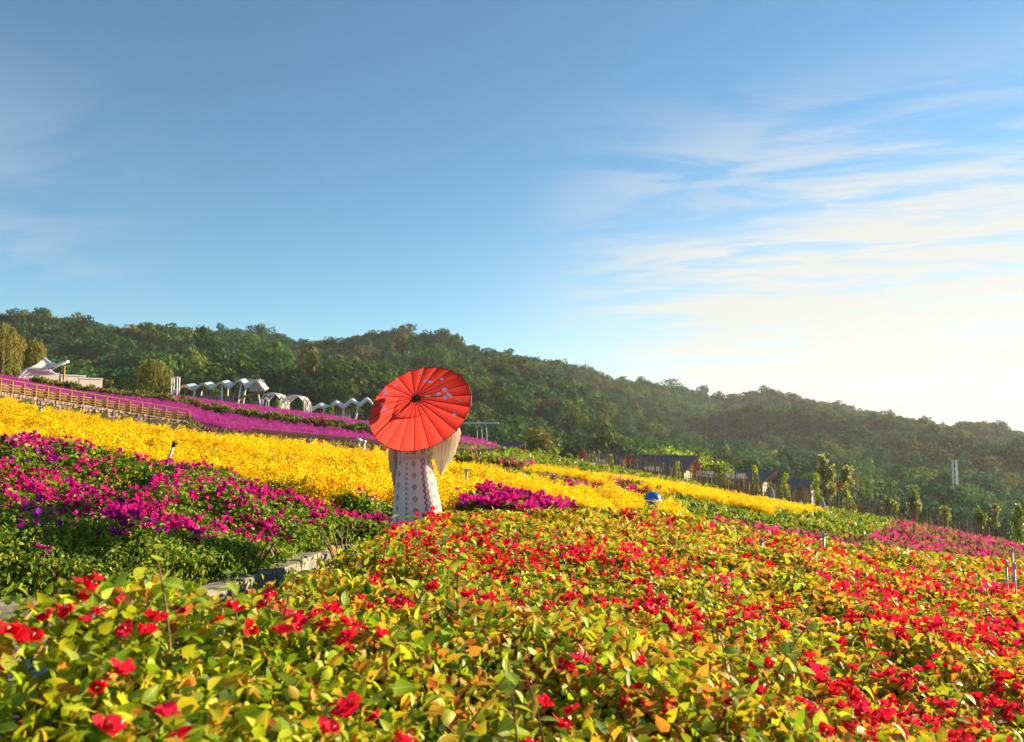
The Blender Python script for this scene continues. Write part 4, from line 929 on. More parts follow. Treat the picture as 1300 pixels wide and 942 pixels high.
def swoop():
    Y = 66; g = ground_at(45, Y); root = thing('shell_canopy', 'white swooping shell shaped canopy of curved tubes and slats', 'canopy', g)
    def P(u, v, dy=0.0): q = at(u, v, Y); return Vector((q.x - g.x, dy, q.z - g.z))
    lower = [P(*q) for q in ((21, 486, 0), (26, 475, 0), (33, 468, 0.2), (40, 466.5, 0.5), (48, 466.5, 0.9), (58, 463.5, 1.2), (66, 460, 1.5), (71.5, 456.5, 1.8))]
    upper = [P(*q) for q in ((25, 471, 2.6), (28, 463, 2.6), (32.5, 451.5, 2.6), (38, 455, 2.4), (45, 459, 2.2), (54, 461, 2.0), (64, 459.5, 1.9), (71.5, 456.5, 1.8))]
    back = [P(*q) for q in ((11.5, 472, 4.2), (13.5, 465, 4.0), (18, 458, 3.6), (24, 455, 3.2), (30, 453, 2.8), (32.5, 451.5, 2.6))]
    inner = [P(*q) for q in ((21.5, 486, 0.3), (28, 476, 0.3), (36, 470, 0.6), (46, 470, 1.0), (53, 468.5, 1.3))]
    def dense(path, n=24):
        t = np.linspace(0, len(path) - 1, n); A = np.array([tuple(p) for p in path]); return [Vector(tuple(np.interp(q, range(len(path)), A[:, c]) for c in range(3))) for q in t]
    lo, up = dense(lower), dense(upper)
    for pth in (lo, up, dense(back), dense(inner)): MB().tube(pth, 0.12, 8).build('curved_tube', M['white_paint'], root, True)
    for i in range(2, 23):
        a, b = lo[i], up[i]; m = (a + b) / 2 + Vector((0, 0, -0.12)); MB().tube([a, m, b], 0.032, 5).build('slat', M['white_paint'], root)
    for i in range(5):
        a = inner[i]; b = lo[min(23, i * 5)]
        MB().tube([a, b], 0.06, 5).build('brace', M['white_paint'], root)
    m = MB(); 
    for a, b in zip(dense(inner, 8)[:-1], dense(inner, 8)[1:]):
        d = Vector((0.3, 0.4, -0.35)); t = Vector((0, 0, 0.05)); m.hexa([a + d, b + d, b - t, a - t, a + d + t, b + d + t, b, a])
    m.build('seat_shell', M['white_paint'], root)
    MB().box((P(62.5, 470).x, 2.2, P(62.5, 468).z - 0.4), (0.12, 0.12, 1.5)).build('post', M['bamboo'], root)
swoop()

def block_wall(u0, u1, v0, v1, Y, label):
    a, b = at(u0, v0, Y), at(u1, v1, Y); g = ground_at((u0 + u1) / 2, Y); root = thing('white_wall_panel', label, 'wall', g, R(42))
    zt = (a.z + b.z) / 2 - g.z; w = (b.x - a.x) / math.cos(R(42))
    MB().box((0, 0, zt / 2 - 0.2), (w, 0.3, zt + 0.36)).build('panel', M['plaster'], root, bevel=0.02)
    MB().box((0, -0.02, zt + 0.02), (w + 0.08, 0.4, 0.09)).build('coping', M['white_paint'], root)
block_wall(48, 68, 473.5, 475, 72, 'white plaster wall panel next to the shell canopy')
block_wall(81, 102, 476, 478, 72, 'middle white plaster wall panel of the three above the purple strip')
block_wall(104, 124, 480, 481.5, 72, 'white plaster wall panel of the three, farthest from the shell canopy')

def frame_tower():
    Y = 79; g = ground_at(220.5, Y); root = thing('white_frame_tower', 'slim open white steel frame tower beside the round willow', 'tower', g)
    top = at(220, 478, Y).z - g.z; w = 0.28
    for sx in (-1, 1):
        for sy in (-1, 1): MB().box((sx * w, 0.3 + sy * w, top / 2 - 0.1), (0.09, 0.09, top + 0.2)).build('leg', M['white_paint'], root)
    for k in range(3):
        z = top - 0.05 - k * 0.75
        mb = MB(); mb.box((0, 0.3 - w, z), (2 * w - 0.1, 0.08, 0.09)); mb.box((0, 0.3 + w, z), (2 * w - 0.1, 0.08, 0.09)); mb.build('cross_frame', M['white_paint'], root)
frame_tower()

def steel_deck():
    Y = 105; g = ground_at(612, Y); root = thing('viewing_platform', 'flat grey steel viewing platform on thin legs beside the red parasol', 'platform', g)
    a, b = at(588, 538, Y), at(633, 536, Y); z = (a.z + b.z) / 2 - g.z
    MB().box(((a.x + b.x) / 2 - g.x, 0, z), (b.x - a.x, 3.0, 0.22)).build('slab', M['steel'], root)
    for u in (605, 611, 617):
        x = (u - 650) / F * Y - g.x
        MB().tube([(x + 0.3, 0, -0.3), (x, 0, z)], 0.07, 6).build('leg', M['steel'], root)
steel_deck()

def lamp_post(u, vb, vt, Y, label, tall):
    g = ground_at(u, Y); h = at(u, vt, Y).z - g.z; root = thing('lamp_post', label, 'lamp', g)
    MB().lathe([(0.10, -0.05), (0.09, 0.05), (0.05, 0.12), (0.045, h * 0.75)], 10).build('post', M['white_paint'], root, True)
    if tall: MB().lathe([(0.03, h * 0.75), (0.16, h * 0.78), (0.18, h * 0.88), (0.12, h * 0.97), (0.03, h)], 12).build('lamp_head', M['white_paint'], root, True)
    else: MB().lathe([(0.075, h * 0.75), (0.11, h * 0.80), (0.11, h * 0.97), (0.02, h)], 12).build('lamp_head', M['white_paint'], root, True)
lamp_post(456, 570, 556.5, 39.0, 'white globe topped lamp post before the low woven fence', True)
lamp_post(463, 570, 559, 39.0, 'white plain bollard light before the low woven fence', False)

# ================================================================== HUTS, REED FENCE AND TREES ON THE RIGHT
def hut(u0, u1, v_ridge, v_eave, Y, label, front=True):
    """small hut: dark thatched gable roof whose ridge juts past the gable, reed walls, timber barge boards"""
    g = ground_at((u0 + u1) / 2, Y); w = (u1 - u0) / F * Y; zr = at(u0, v_ridge, Y).z - g.z; ze = at(u0, v_eave, Y).z - g.z
    root = thing('thatched_hut', label, 'hut', g, R(-30)); d = 1.5; w *= 1.12
    x0, x1 = -w / 2, w / 2 - 0.9
    wall = MB(); wall.hexa([(x0 + 0.3, -d * 0.75, -0.3), (x1 - 0.1, -d * 0.75, -0.3), (x1 - 0.1, d * 0.75, -0.3), (x0 + 0.3, d * 0.75, -0.3), (x0 + 0.3, -d * 0.75, ze + 0.1), (x1 - 0.1, -d * 0.75, ze + 0.1), (x1 - 0.1, d * 0.75, ze + 0.1), (x0 + 0.3, d * 0.75, ze + 0.1)])
    wall._add([(x1 - 0.12, -d * 0.75, ze + 0.1), (x1 - 0.12, d * 0.75, ze + 0.1), (x1 - 0.12, 0, zr - 0.12), (x1 - 0.2, -d * 0.75, ze + 0.1), (x1 - 0.2, d * 0.75, ze + 0.1), (x1 - 0.2, 0, zr - 0.12)], [(0, 1, 2), (5, 4, 3), (0, 3, 4, 1), (1, 4, 5, 2), (2, 5, 3, 0)])
    wall.build('wall', M['reed'], root)
    MB().box((x1 - 0.05, 0, ze * 0.5 + 0.1), (0.10, d * 1.3, ze * 0.9)).build('gable_wall', M['plaster'], root)
    t = 0.16; xr = w / 2 + 0.15
    for s in (-1, 1):
        MB().hexa([(x0, s * d, ze - 0.2), (x1, s * d, ze - 0.2), (xr, s * 0.02, zr), (x0 - 0.1, s * 0.02, zr), (x0, s * d, ze - 0.2 + t), (x1, s * d, ze - 0.2 + t), (xr, s * 0.02, zr + t), (x0 - 0.1, s * 0.02, zr + t)]).build('roof_slope', M['thatch'], root)
        MB().tube([(x1 + 0.03, s * (d + 0.1), ze - 0.25), (xr + 0.12, 0, zr + 0.22)], [0.11, 0.10], 6).build('barge_board', M['timber'], root)
        MB().box((x1, s * d * 0.72, ze * 0.5 - 0.1), (0.14, 0.14, ze + 0.3)).build('post', M['timber'], root)
    MB().tube([(x0 - 0.2, 0, zr + t), (xr, 0, zr + t)], 0.10, 6).build('ridge_pole', M['thatch'], root)
    if front: MB().box((x0 + 0.35 * w, -d * 0.75 - 0.03, ze * 0.42), (0.8, 0.06, ze * 0.8)).build('door', M['timber'], root)
    return root
def lean_to(u0, u1, v0, v1, Y, label):
    g = ground_at((u0 + u1) / 2, Y); w = (u1 - u0) / F * Y; zt = at(u0, v0, Y).z - g.z; zb = at(u0, v1, Y).z - g.z
    root = thing('market_stall', label, 'stall', g, R(-6))
    MB().hexa([(-w / 2, -0.9, zb), (w / 2, -0.9, zb), (w / 2, 0.6, zt), (-w / 2, 0.6, zt), (-w / 2, -0.9, zb + 0.1), (w / 2, -0.9, zb + 0.1), (w / 2, 0.6, zt + 0.1), (-w / 2, 0.6, zt + 0.1)]).build('roof', mat('weathered_board', (0.30, 0.27, 0.23), 0.85, noise=0.7, nscale=4), root)
    for sx in (-1, 1):
        for y, z in ((-0.75, zb), (0.5, zt)): MB().box((sx * (w / 2 - 0.1), y, z / 2 - 0.1), (0.12, 0.12, z + 0.25)).build('post', M['timber'], root)
    MB().box((0, -0.5, zb * 0.42), (w * 0.85, 0.6, 0.12)).build('counter', M['timber'], root); MB().box((0, -0.35, zb * 0.2), (w * 0.8, 0.1, zb * 0.4)).build('counter_front', M['reed'], root)
YH = 74
hut(624, 664, 564, 580, YH, 'dark thatched hut with white gable nearest the red parasol')
hut(697, 722, 582, 588, 77, 'small low thatched hut behind the tall narrow sapling')
hut(742, 795, 579, 593, YH, 'dark thatched hut with a pinwheel at its gable between two stalls')
hut(814, 880, 581, 597, YH, 'largest dark thatched hut beside the round green thicket')
hut(936, 978, 600, 609, YH, 'thatched hut half hidden by a tall yellow green sapling')
hut(1004, 1038, 611, 618, YH + 1, 'low thatched hut farthest down the slope', False)
lean_to(748, 768, 585, 590, 70.5, 'grey roofed stall in front of the pinwheel hut')
lean_to(817, 838, 594, 599, 70.5, 'grey roofed stall in front of the largest hut')
lean_to(885, 907, 600, 606, 71, 'grey roofed stall below the largest hut')
lean_to(920, 945, 603, 608, 71.5, 'grey roofed stall beside the half hidden hut')

def pinwheel(u, v, Y, label):
    g = ground_at(u, Y); c = at(u, v, Y); root = thing('pinwheel', label, 'pinwheel', g); h = c.z - g.z
    MB().tube([(-0.25, 0, -0.1), (0, 0, h)], 0.035, 6).build('pole', M['dark'], root)
    for dx, dz, r, m, n in ((0.12, 0.14, 0.36, 'red_paint', 6), (-0.28, -0.16, 0.27, 'yellow_paint', 6)):
        hub = MB().tube([(dx, -0.08, h + dz), (dx, 0.08, h + dz)], 0.06, 8).build('wheel_hub', M[m], root)
        for k in range(n):
            a = 2 * math.pi * k / n; b = a + 0.75
            MB().hexa([(dx, -0.03, h + dz), (dx + r * math.cos(a), -0.1, h + dz + r * math.sin(a)), (dx + r * math.cos(b), 0.02, h + dz + r * math.sin(b)), (dx + 0.01, -0.01, h + dz),
                       (dx, -0.01, h + dz), (dx + r * math.cos(a), -0.08, h + dz + r * math.sin(a)), (dx + r * math.cos(b), 0.04, h + dz + r * math.sin(b)), (dx + 0.01, 0.01, h + dz)]).build('blade', M[m], hub)
pinwheel(653, 576, 72, 'red and yellow pinwheel at the white gabled hut')
pinwheel(737, 578, 72, 'red and yellow pinwheel beside the leafy sapling pair')
pinwheel(797, 586, 71, 'red and yellow pinwheel before the dark roof between stalls')
pinwheel(881, 593, 70.5, 'red and yellow pinwheel at the gable of the largest hut')
pinwheel(1061, 618, 72, 'red and yellow pinwheel below the tall pale trees')

def reed_fence(name, label, pts, h, dens):
    """palisade of reed bundles tied to posts; pts are (u, Y)"""
    W = [ground_at(u, Y) for u, Y in pts]; root = thing(name, label, 'fence', W[0]); g = random.Random(9); o0 = W[0]
    reeds = MB()
    L = [(b - a).length for a, b in zip(W[:-1], W[1:])]
    for (a, b), l in zip(zip(W[:-1], W[1:]), L):
        n = int(l * dens)
        for k in range(n):
            p = a + (b - a) * ((k + g.random()) / n) - o0; hh = h * g.uniform(0.7, 1.25); zz = H0(p.x + o0.x, p.y + o0.y) - o0.z
            reeds.box((p.x, p.y + g.uniform(-0.06, 0.06), zz + hh / 2 - 0.1), (0.07, 0.06, hh + 0.2), g.uniform(0, 3), 0.6)
        n = max(2, int(l / 1.6))
        for k in range(n):
            p = a + (b - a) * (k / n) - o0; zz = H0(p.x + o0.x, p.y + o0.y) - o0.z
            MB().box((p.x, p.y - 0.1, zz + h * 0.6), (0.10, 0.10, h * 1.35)).build('post', M['timber'], root)
        for q in (0.35, 0.8):
            za, zb = H0(a.x, a.y), H0(b.x, b.y)
            MB().tube([(a.x - o0.x, a.y - o0.y - 0.09, za - o0.z + h * q), (b.x - o0.x, b.y - o0.y - 0.09, zb - o0.z + h * q)], 0.035, 5).build('rail', M['timber'], root)
    o = reeds.build('reeds', M['reed'], root); o['kind'] = 'stuff'
reed_fence('reed_fence', 'tall brown reed palisade in front of the thatched huts', [(742, 68.6), (830, 68), (905, 67.6), (985, 67.2), (1040, 67)], 1.45, 7)
reed_fence('reed_fence', 'weathered reed fence along the edge of the pink field', [(1048, 66.6), (1100, 66), (1160, 65), (1215, 64), (1250, 63.5)], 1.15, 7)

# ---- single trees
def leaf_cloud(acc, k, centre, rad, leaf, cols, lo=-60, hi=60, shell=0.55, w=None):
    d = rng.normal(size=(k, 3)); d /= np.linalg.norm(d, axis=1, keepdims=True)
    P = np.array(centre) + d * np.array(rad) * (shell + (1 - shell) * rng.random((k, 1)) ** 0.5) * rng.uniform(0.85, 1.1, (k, 1))
    acc.add(*LEAF4, basis(rdir(k, lo, hi), rng.uniform(0, 6.28, k), leaf * rng.uniform(0.6, 1.3, k), 1.2), P, pick(k, cols, w))
def tree(name, label, u, Y, vt, wpx, cols, form='round', leaf=0.16, k=900, group=None):
    g = ground_at(u, Y); h = at(u, vt, Y).z - g.z; w = wpx / F * Y / 2; root = thing(name, label, 'tree', g, 0, group); acc = Acc()
    tr = MB(); tr.tube([(0, 0, -0.2), (0.02 * h, 0, h * 0.35), (0.0, 0.03 * h, h * 0.65), (0.01 * h, 0, h * 0.88)], [0.035 * h + 0.03, 0.028 * h + 0.02, 0.018 * h + 0.01, 0.008 * h], 7)
    for q in range(5):
        a = 6.28 * q / 5 + 0.4; z0 = h * (0.35 + 0.08 * q); tr.tube([(0, 0, z0), (0.45 * w * math.cos(a), 0.45 * w * math.sin(a), z0 + 0.12 * h), (0.75 * w * math.cos(a), 0.75 * w * math.sin(a), z0 + 0.2 * h)], [0.016 * h, 0.010 * h, 0.004 * h], 5)
    tr.build('trunk', M['bark'], root, True)
    if form == 'round':
        for q in range(9):
            a = rng.uniform(0, 6.28); rr = rng.uniform(0.15, 0.55); leaf_cloud(acc, k // 9, (rr * w * math.cos(a), rr * w * math.sin(a), h * rng.uniform(0.5, 0.82)), (w * 0.5, w * 0.5, h * 0.19), leaf, cols)
    elif form == 'narrow':
        for q in range(7):
            z = 0.30 + 0.65 * q / 6; leaf_cloud(acc, k // 7, (rng.uniform(-0.3, 0.3) * w, rng.uniform(-0.3, 0.3) * w, h * z), (w * (1.0 - 0.75 * (z - 0.3)), w * (1.0 - 0.75 * (z - 0.3)), h * 0.085), leaf, cols)
    elif form == 'cone':
        for q in range(8):
            z = 0.2 + 0.75 * q / 7; f = 1.05 - 0.85 * z ** 1.6; leaf_cloud(acc, k // 8, (0, 0, h * z), (w * f, w * f, h * 0.1), leaf, cols)
    elif form == 'willow':
        n = 130
        for q in range(n):
            a = rng.uniform(0, 6.28); rr = w * math.sqrt(rng.random()); zt = h * (0.62 + 0.38 * math.sqrt(max(0, 1 - (rr / w) ** 2))) * rng.uniform(0.92, 1.02); ln = h * rng.uniform(0.3, 0.62); m = k // n
            t = rng.random(m); P = np.stack([rr * math.cos(a) * (1 + 0.12 * t) + rng.normal(0, 0.06, m), rr * math.sin(a) * (1 + 0.12 * t) + rng.normal(0, 0.06, m), np.maximum(zt - ln * t, 0.1)], 1)
            f = np.stack([rng.normal(0, 0.3, m), rng.normal(0, 0.3, m), -np.ones(m)], 1)
            acc.add(*LEAF4, basis(f, rng.uniform(0, 6.28, m), leaf * rng.uniform(0.8, 1.6, m), 0.5), P, pick(m, cols))
    elif form == 'sparse':
        for q in range(16):
            z = rng.uniform(0.35, 0.95); a = rng.uniform(0, 6.28); rr = (1.0 - 0.5 * z) * rng.uniform(0.1, 0.8); leaf_cloud(acc, k // 16, (rr * w * math.cos(a), rr * w * math.sin(a), h * z), (w * 0.3, w * 0.3, h * 0.08), leaf, cols, shell=0.2)
    o = link('crown', acc.mesh('crown'), M['leaf'], root); return root
GOLD = [(0.30, 0.26, 0.03), (0.22, 0.22, 0.025), (0.36, 0.28, 0.035)]; LIME = [(0.38, 0.48, 0.02), (0.46, 0.52, 0.03), (0.28, 0.40, 0.02)]; MID = [(0.12, 0.2, 0.02), (0.2, 0.27, 0.025), (0.08, 0.14, 0.02)]; PALE = [(0.34, 0.34, 0.08), (0.25, 0.29, 0.06), (0.42, 0.40, 0.10)]
tree('willow_tree', 'tall golden green willow rising behind the shell canopy', -2, 90, 408, 58, GOLD, 'willow', 0.26, 5200)
tree('willow_tree', 'narrow weeping willow with hanging golden strands behind the shell canopy', 43, 88, 428, 26, GOLD, 'willow', 0.24, 3200)
tree('willow_tree', 'round olive willow standing alone beside the frame tower', 193, 80, 454, 50, [(0.22, 0.24, 0.025), (0.30, 0.27, 0.03), (0.15, 0.18, 0.02)], 'willow', 0.2, 4600)
tree('garden_bush', 'small orange tinged bush behind the upper purple strip', 138, 80, 481, 12, [(0.4, 0.28, 0.05), (0.3, 0.25, 0.03)], 'round', 0.14, 400)
tree('garden_bush', 'small lime bush between wall panels and the round willow', 156, 79, 477, 12, LIME, 'sparse', 0.14, 350)
tree('garden_bush', 'yellow green bush in front of the honeycomb arbours', 354, 76, 507, 9, LIME, 'round', 0.12, 350)
tree('garden_bush', 'dark rounded bush under the small wave roofed shelter', 419, 78, 512, 13, MID, 'round', 0.13, 450)
tree('sapling', 'rounded bright green sapling beside the white gabled hut', 628, 71, 566, 15, LIME, 'cone', 0.13, 700)
tree('garden_bush', 'dark low bush to the right of the white gabled hut', 664, 72, 580, 12, MID, 'round', 0.13, 350)
tree('sapling', 'tall narrow lime sapling standing beside the small low hut', 705, 72, 569, 12, LIME, 'narrow', 0.14, 600)
tree('sapling', 'bushy olive green sapling next to the tall narrow one', 720, 73, 574, 16, MID + LIME[:1], 'round', 0.14, 600)
tree('spreading_tree', 'flat crowned spreading tree between white gabled hut and small hut', 684, 80, 570, 34, MID + LIME[:1], 'sparse', 0.2, 600)
tree('sapling', 'loose pale sapling in front of the pinwheel hut', 752, 73, 574, 16, LIME, 'sparse', 0.15, 450)
tree('sapling', 'narrow green sapling before the pinwheel hut roof', 774, 69.5, 577, 10, LIME, 'narrow', 0.13, 450)
tree('sapling', 'short narrow sapling before the largest hut roof', 859, 69.5, 586, 9, LIME, 'narrow', 0.13, 450)
tree('sapling', 'tall spindly yellow green sapling before the half hidden hut', 957, 69.5, 592, 9, LIME, 'narrow', 0.13, 550)
tree('sapling', 'leafy lime sapling between the half hidden hut and the lowest hut', 994, 69.5, 602, 12, LIME, 'narrow', 0.15, 550)
tree('sapling', 'tall lime sapling beside the lowest hut', 1034, 69, 602, 13, LIME, 'narrow', 0.15, 600)
tree('sapling', 'small narrow sapling next to the lower pinwheel', 1071, 68.5, 613, 9, LIME, 'narrow', 0.13, 400)
tree('pale_tree', 'tall pale gum tree with clumped crown beyond the lowest hut', 1044, 100, 568, 34, PALE, 'sparse', 0.36, 2200)
tree('pale_tree', 'shorter pale gum tree beside the tall clumped one', 1072, 104, 592, 30, PALE, 'sparse', 0.34, 1700)
tree('roadside_tree', 'mid green roadside tree behind the reed fence', 1155, 92, 616, 20, PALE[:2] + MID[:1], 'round', 0.3, 900)
tree('garden_bush', 'low olive bush behind the reed fence near the road', 1123, 90, 628, 14, PALE, 'round', 0.26, 450)
tree('garden_bush', 'small bright green bush at the reed fence', 1132, 67.5, 634, 8, LIME, 'round', 0.12, 300)
tree('garden_bush', 'yellowish round bush beyond the end of the reed fence', 1194, 70, 637, 16, [(0.36, 0.36, 0.03), (0.28, 0.32, 0.03)], 'round', 0.15, 500)
tree('sapling', 'round topped green sapling on the crest beside the thin one', 1238, 66.5, 641, 18, MID + LIME[:1], 'round', 0.16, 900)
tree('sapling', 'thin pale sapling on the crest between two dense green ones', 1258, 68, 637, 15, PALE, 'sparse', 0.16, 500)
tree('sapling', 'dense cone shaped green sapling on the crest above the green rows', 1286, 64.5, 642, 23, MID + LIME[:2], 'cone', 0.17, 1300)
tree('thicket', 'sunlit light green thicket swelling behind the largest hut', 848, 98, 567, 116, LIME + MID, 'round', 0.36, 2600)
tree('thicket', 'light green thicket to the right of the largest hut', 905, 94, 581, 56, LIME + MID, 'round', 0.33, 1500)
tree('thicket', 'golden rounded thicket behind the small low hut', 690, 118, 541, 60, [(0.2, 0.2, 0.03), (0.26, 0.22, 0.04), (0.13, 0.16, 0.03)], 'round', 0.4, 1800)

def waterfall_tower():
    Y = 200; g = ground_at(1208, Y); root = thing('pylon_pair', 'pair of pale slender masts standing among the valley trees', 'mast', g); top = at(1208, 584, Y).z - g.z
    for dx in (-0.5, 0.7): MB().tube([(dx, 0, -1), (dx * 0.8, 0, top)], [0.35, 0.2], 8).build('mast', M['white_paint'], root)
    for k in range(4): MB().box((0.08, 0, top - 0.6 - 1.6 * k), (1.3, 0.15, 0.18)).build('cross_arm', M['white_paint'], root)
waterfall_tower()

# ================================================================== THE PERSON AND THE PARASOL
def dress_material():
    m = bpy.data.materials.new('printed_dress'); m.use_nodes = True; nt = m.node_tree; N, L = nt.nodes, nt.links; b = N['Principled BSDF']; b.inputs['Roughness'].default_value = 0.9; b.inputs['Specular IOR Level'].default_value = 0.1
    uv = N.new('ShaderNodeUVMap'); sp = N.new('ShaderNodeSeparateXYZ'); L.new(uv.outputs[0], sp.inputs[0]); A, Z = sp.outputs[0], sp.outputs[1]   # degrees/360 from the back seam + 0.5, height in metres
    def ma(op, a, b_=None, c=None):
        n = N.new('ShaderNodeMath'); n.operation = op
        for i, s in enumerate((a, b_, c)):
            if s is None: continue
            if isinstance(s, (int, float)): n.inputs[i].default_value = s
            else: L.new(s, n.inputs[i])
        return n.outputs[0]
    def col(deg, half):      # |angle - deg| / half
        return ma('DIVIDE', ma('ABSOLUTE', ma('SUBTRACT', A, deg / 360 + 0.5)), half / 360)
    def rowd(sp_, off, half):
        f = ma('FRACT', ma('DIVIDE', ma('ADD', Z, off), sp_)); return ma('DIVIDE', ma('ABSOLUTE', ma('SUBTRACT', f, 0.5)), half / sp_)
    cur = None
    base = N.new('ShaderNodeRGB'); base.outputs[0].default_value = (0.83, 0.76, 0.70, 1); cur = base.outputs[0]
    def over(mask, rgb):
        nonlocal cur
        mx = N.new('ShaderNodeMix'); mx.data_type = 'RGBA'; L.new(mask, mx.inputs['Factor']); L.new(cur, mx.inputs[6]); mx.inputs[7].default_value = (*rgb, 1); cur = mx.outputs[2]
    less = lambda x, t: ma('LESS_THAN', x, t)
    for deg, off in ((-50, 0.01), (2, 0.02), (58, 0.0), (92, 0.03), (-118, 0.0), (-160, 0.02), (130, 0.0), (165, 0.02)):
        d = ma('ADD', col(deg, 8.5), rowd(0.094, off, 0.030))
        over(less(d, 1.0), (0.50, 0.31, 0.27)); over(less(d, 0.45), (0.58, 0.40, 0.31))
    for deg in (-21, 75, -100):
        over(less(ma('ADD', col(deg, 4.5), rowd(0.040, 0.0, 0.013)), 1.0), (0.45, 0.27, 0.16))
    # zigzag ribbons: red edge, pale blue lozenges
    for deg, hw in ((33, 10), (-86, 9)):
        zz = rowd(0.048, 0.0, 0.024); e = ma('ADD', ma('MULTIPLY', zz, -0.55), 1.0)
        c = col(deg, hw); over(less(c, e), (0.52, 0.04, 0.08)); over(less(c, ma('ADD', e, -0.30)), (0.16, 0.10, 0.25)); over(less(c, ma('ADD', e, -0.40)), (0.42, 0.56, 0.64))
    L.new(cur, b.inputs['Base Color'])
    tr = N.new('ShaderNodeBsdfTranslucent'); L.new(cur, tr.inputs['Color']); mx = N.new('ShaderNodeMixShader'); mx.inputs[0].default_value = 0.18
    L.new(b.outputs[0], mx.inputs[1]); L.new(tr.outputs[0], mx.inputs[2]); L.new(mx.outputs[0], N['Material Output'].inputs['Surface'])
    return m
def cloth(name, c, t):
    m = mat(name, c, 0.9, noise=0.25, nscale=30, dark=tuple(q * 0.85 for q in c)); nt = m.node_tree; N, L = nt.nodes, nt.links; b = N['Principled BSDF']; tr = N.new('ShaderNodeBsdfTranslucent'); tr.inputs['Color'].default_value = (*c, 1)
    mx = N.new('ShaderNodeMixShader'); mx.inputs[0].default_value = t; L.new(b.outputs[0], mx.inputs[1]); L.new(tr.outputs[0], mx.inputs[2]); L.new(mx.outputs[0], N['Material Output'].inputs['Surface']); return m

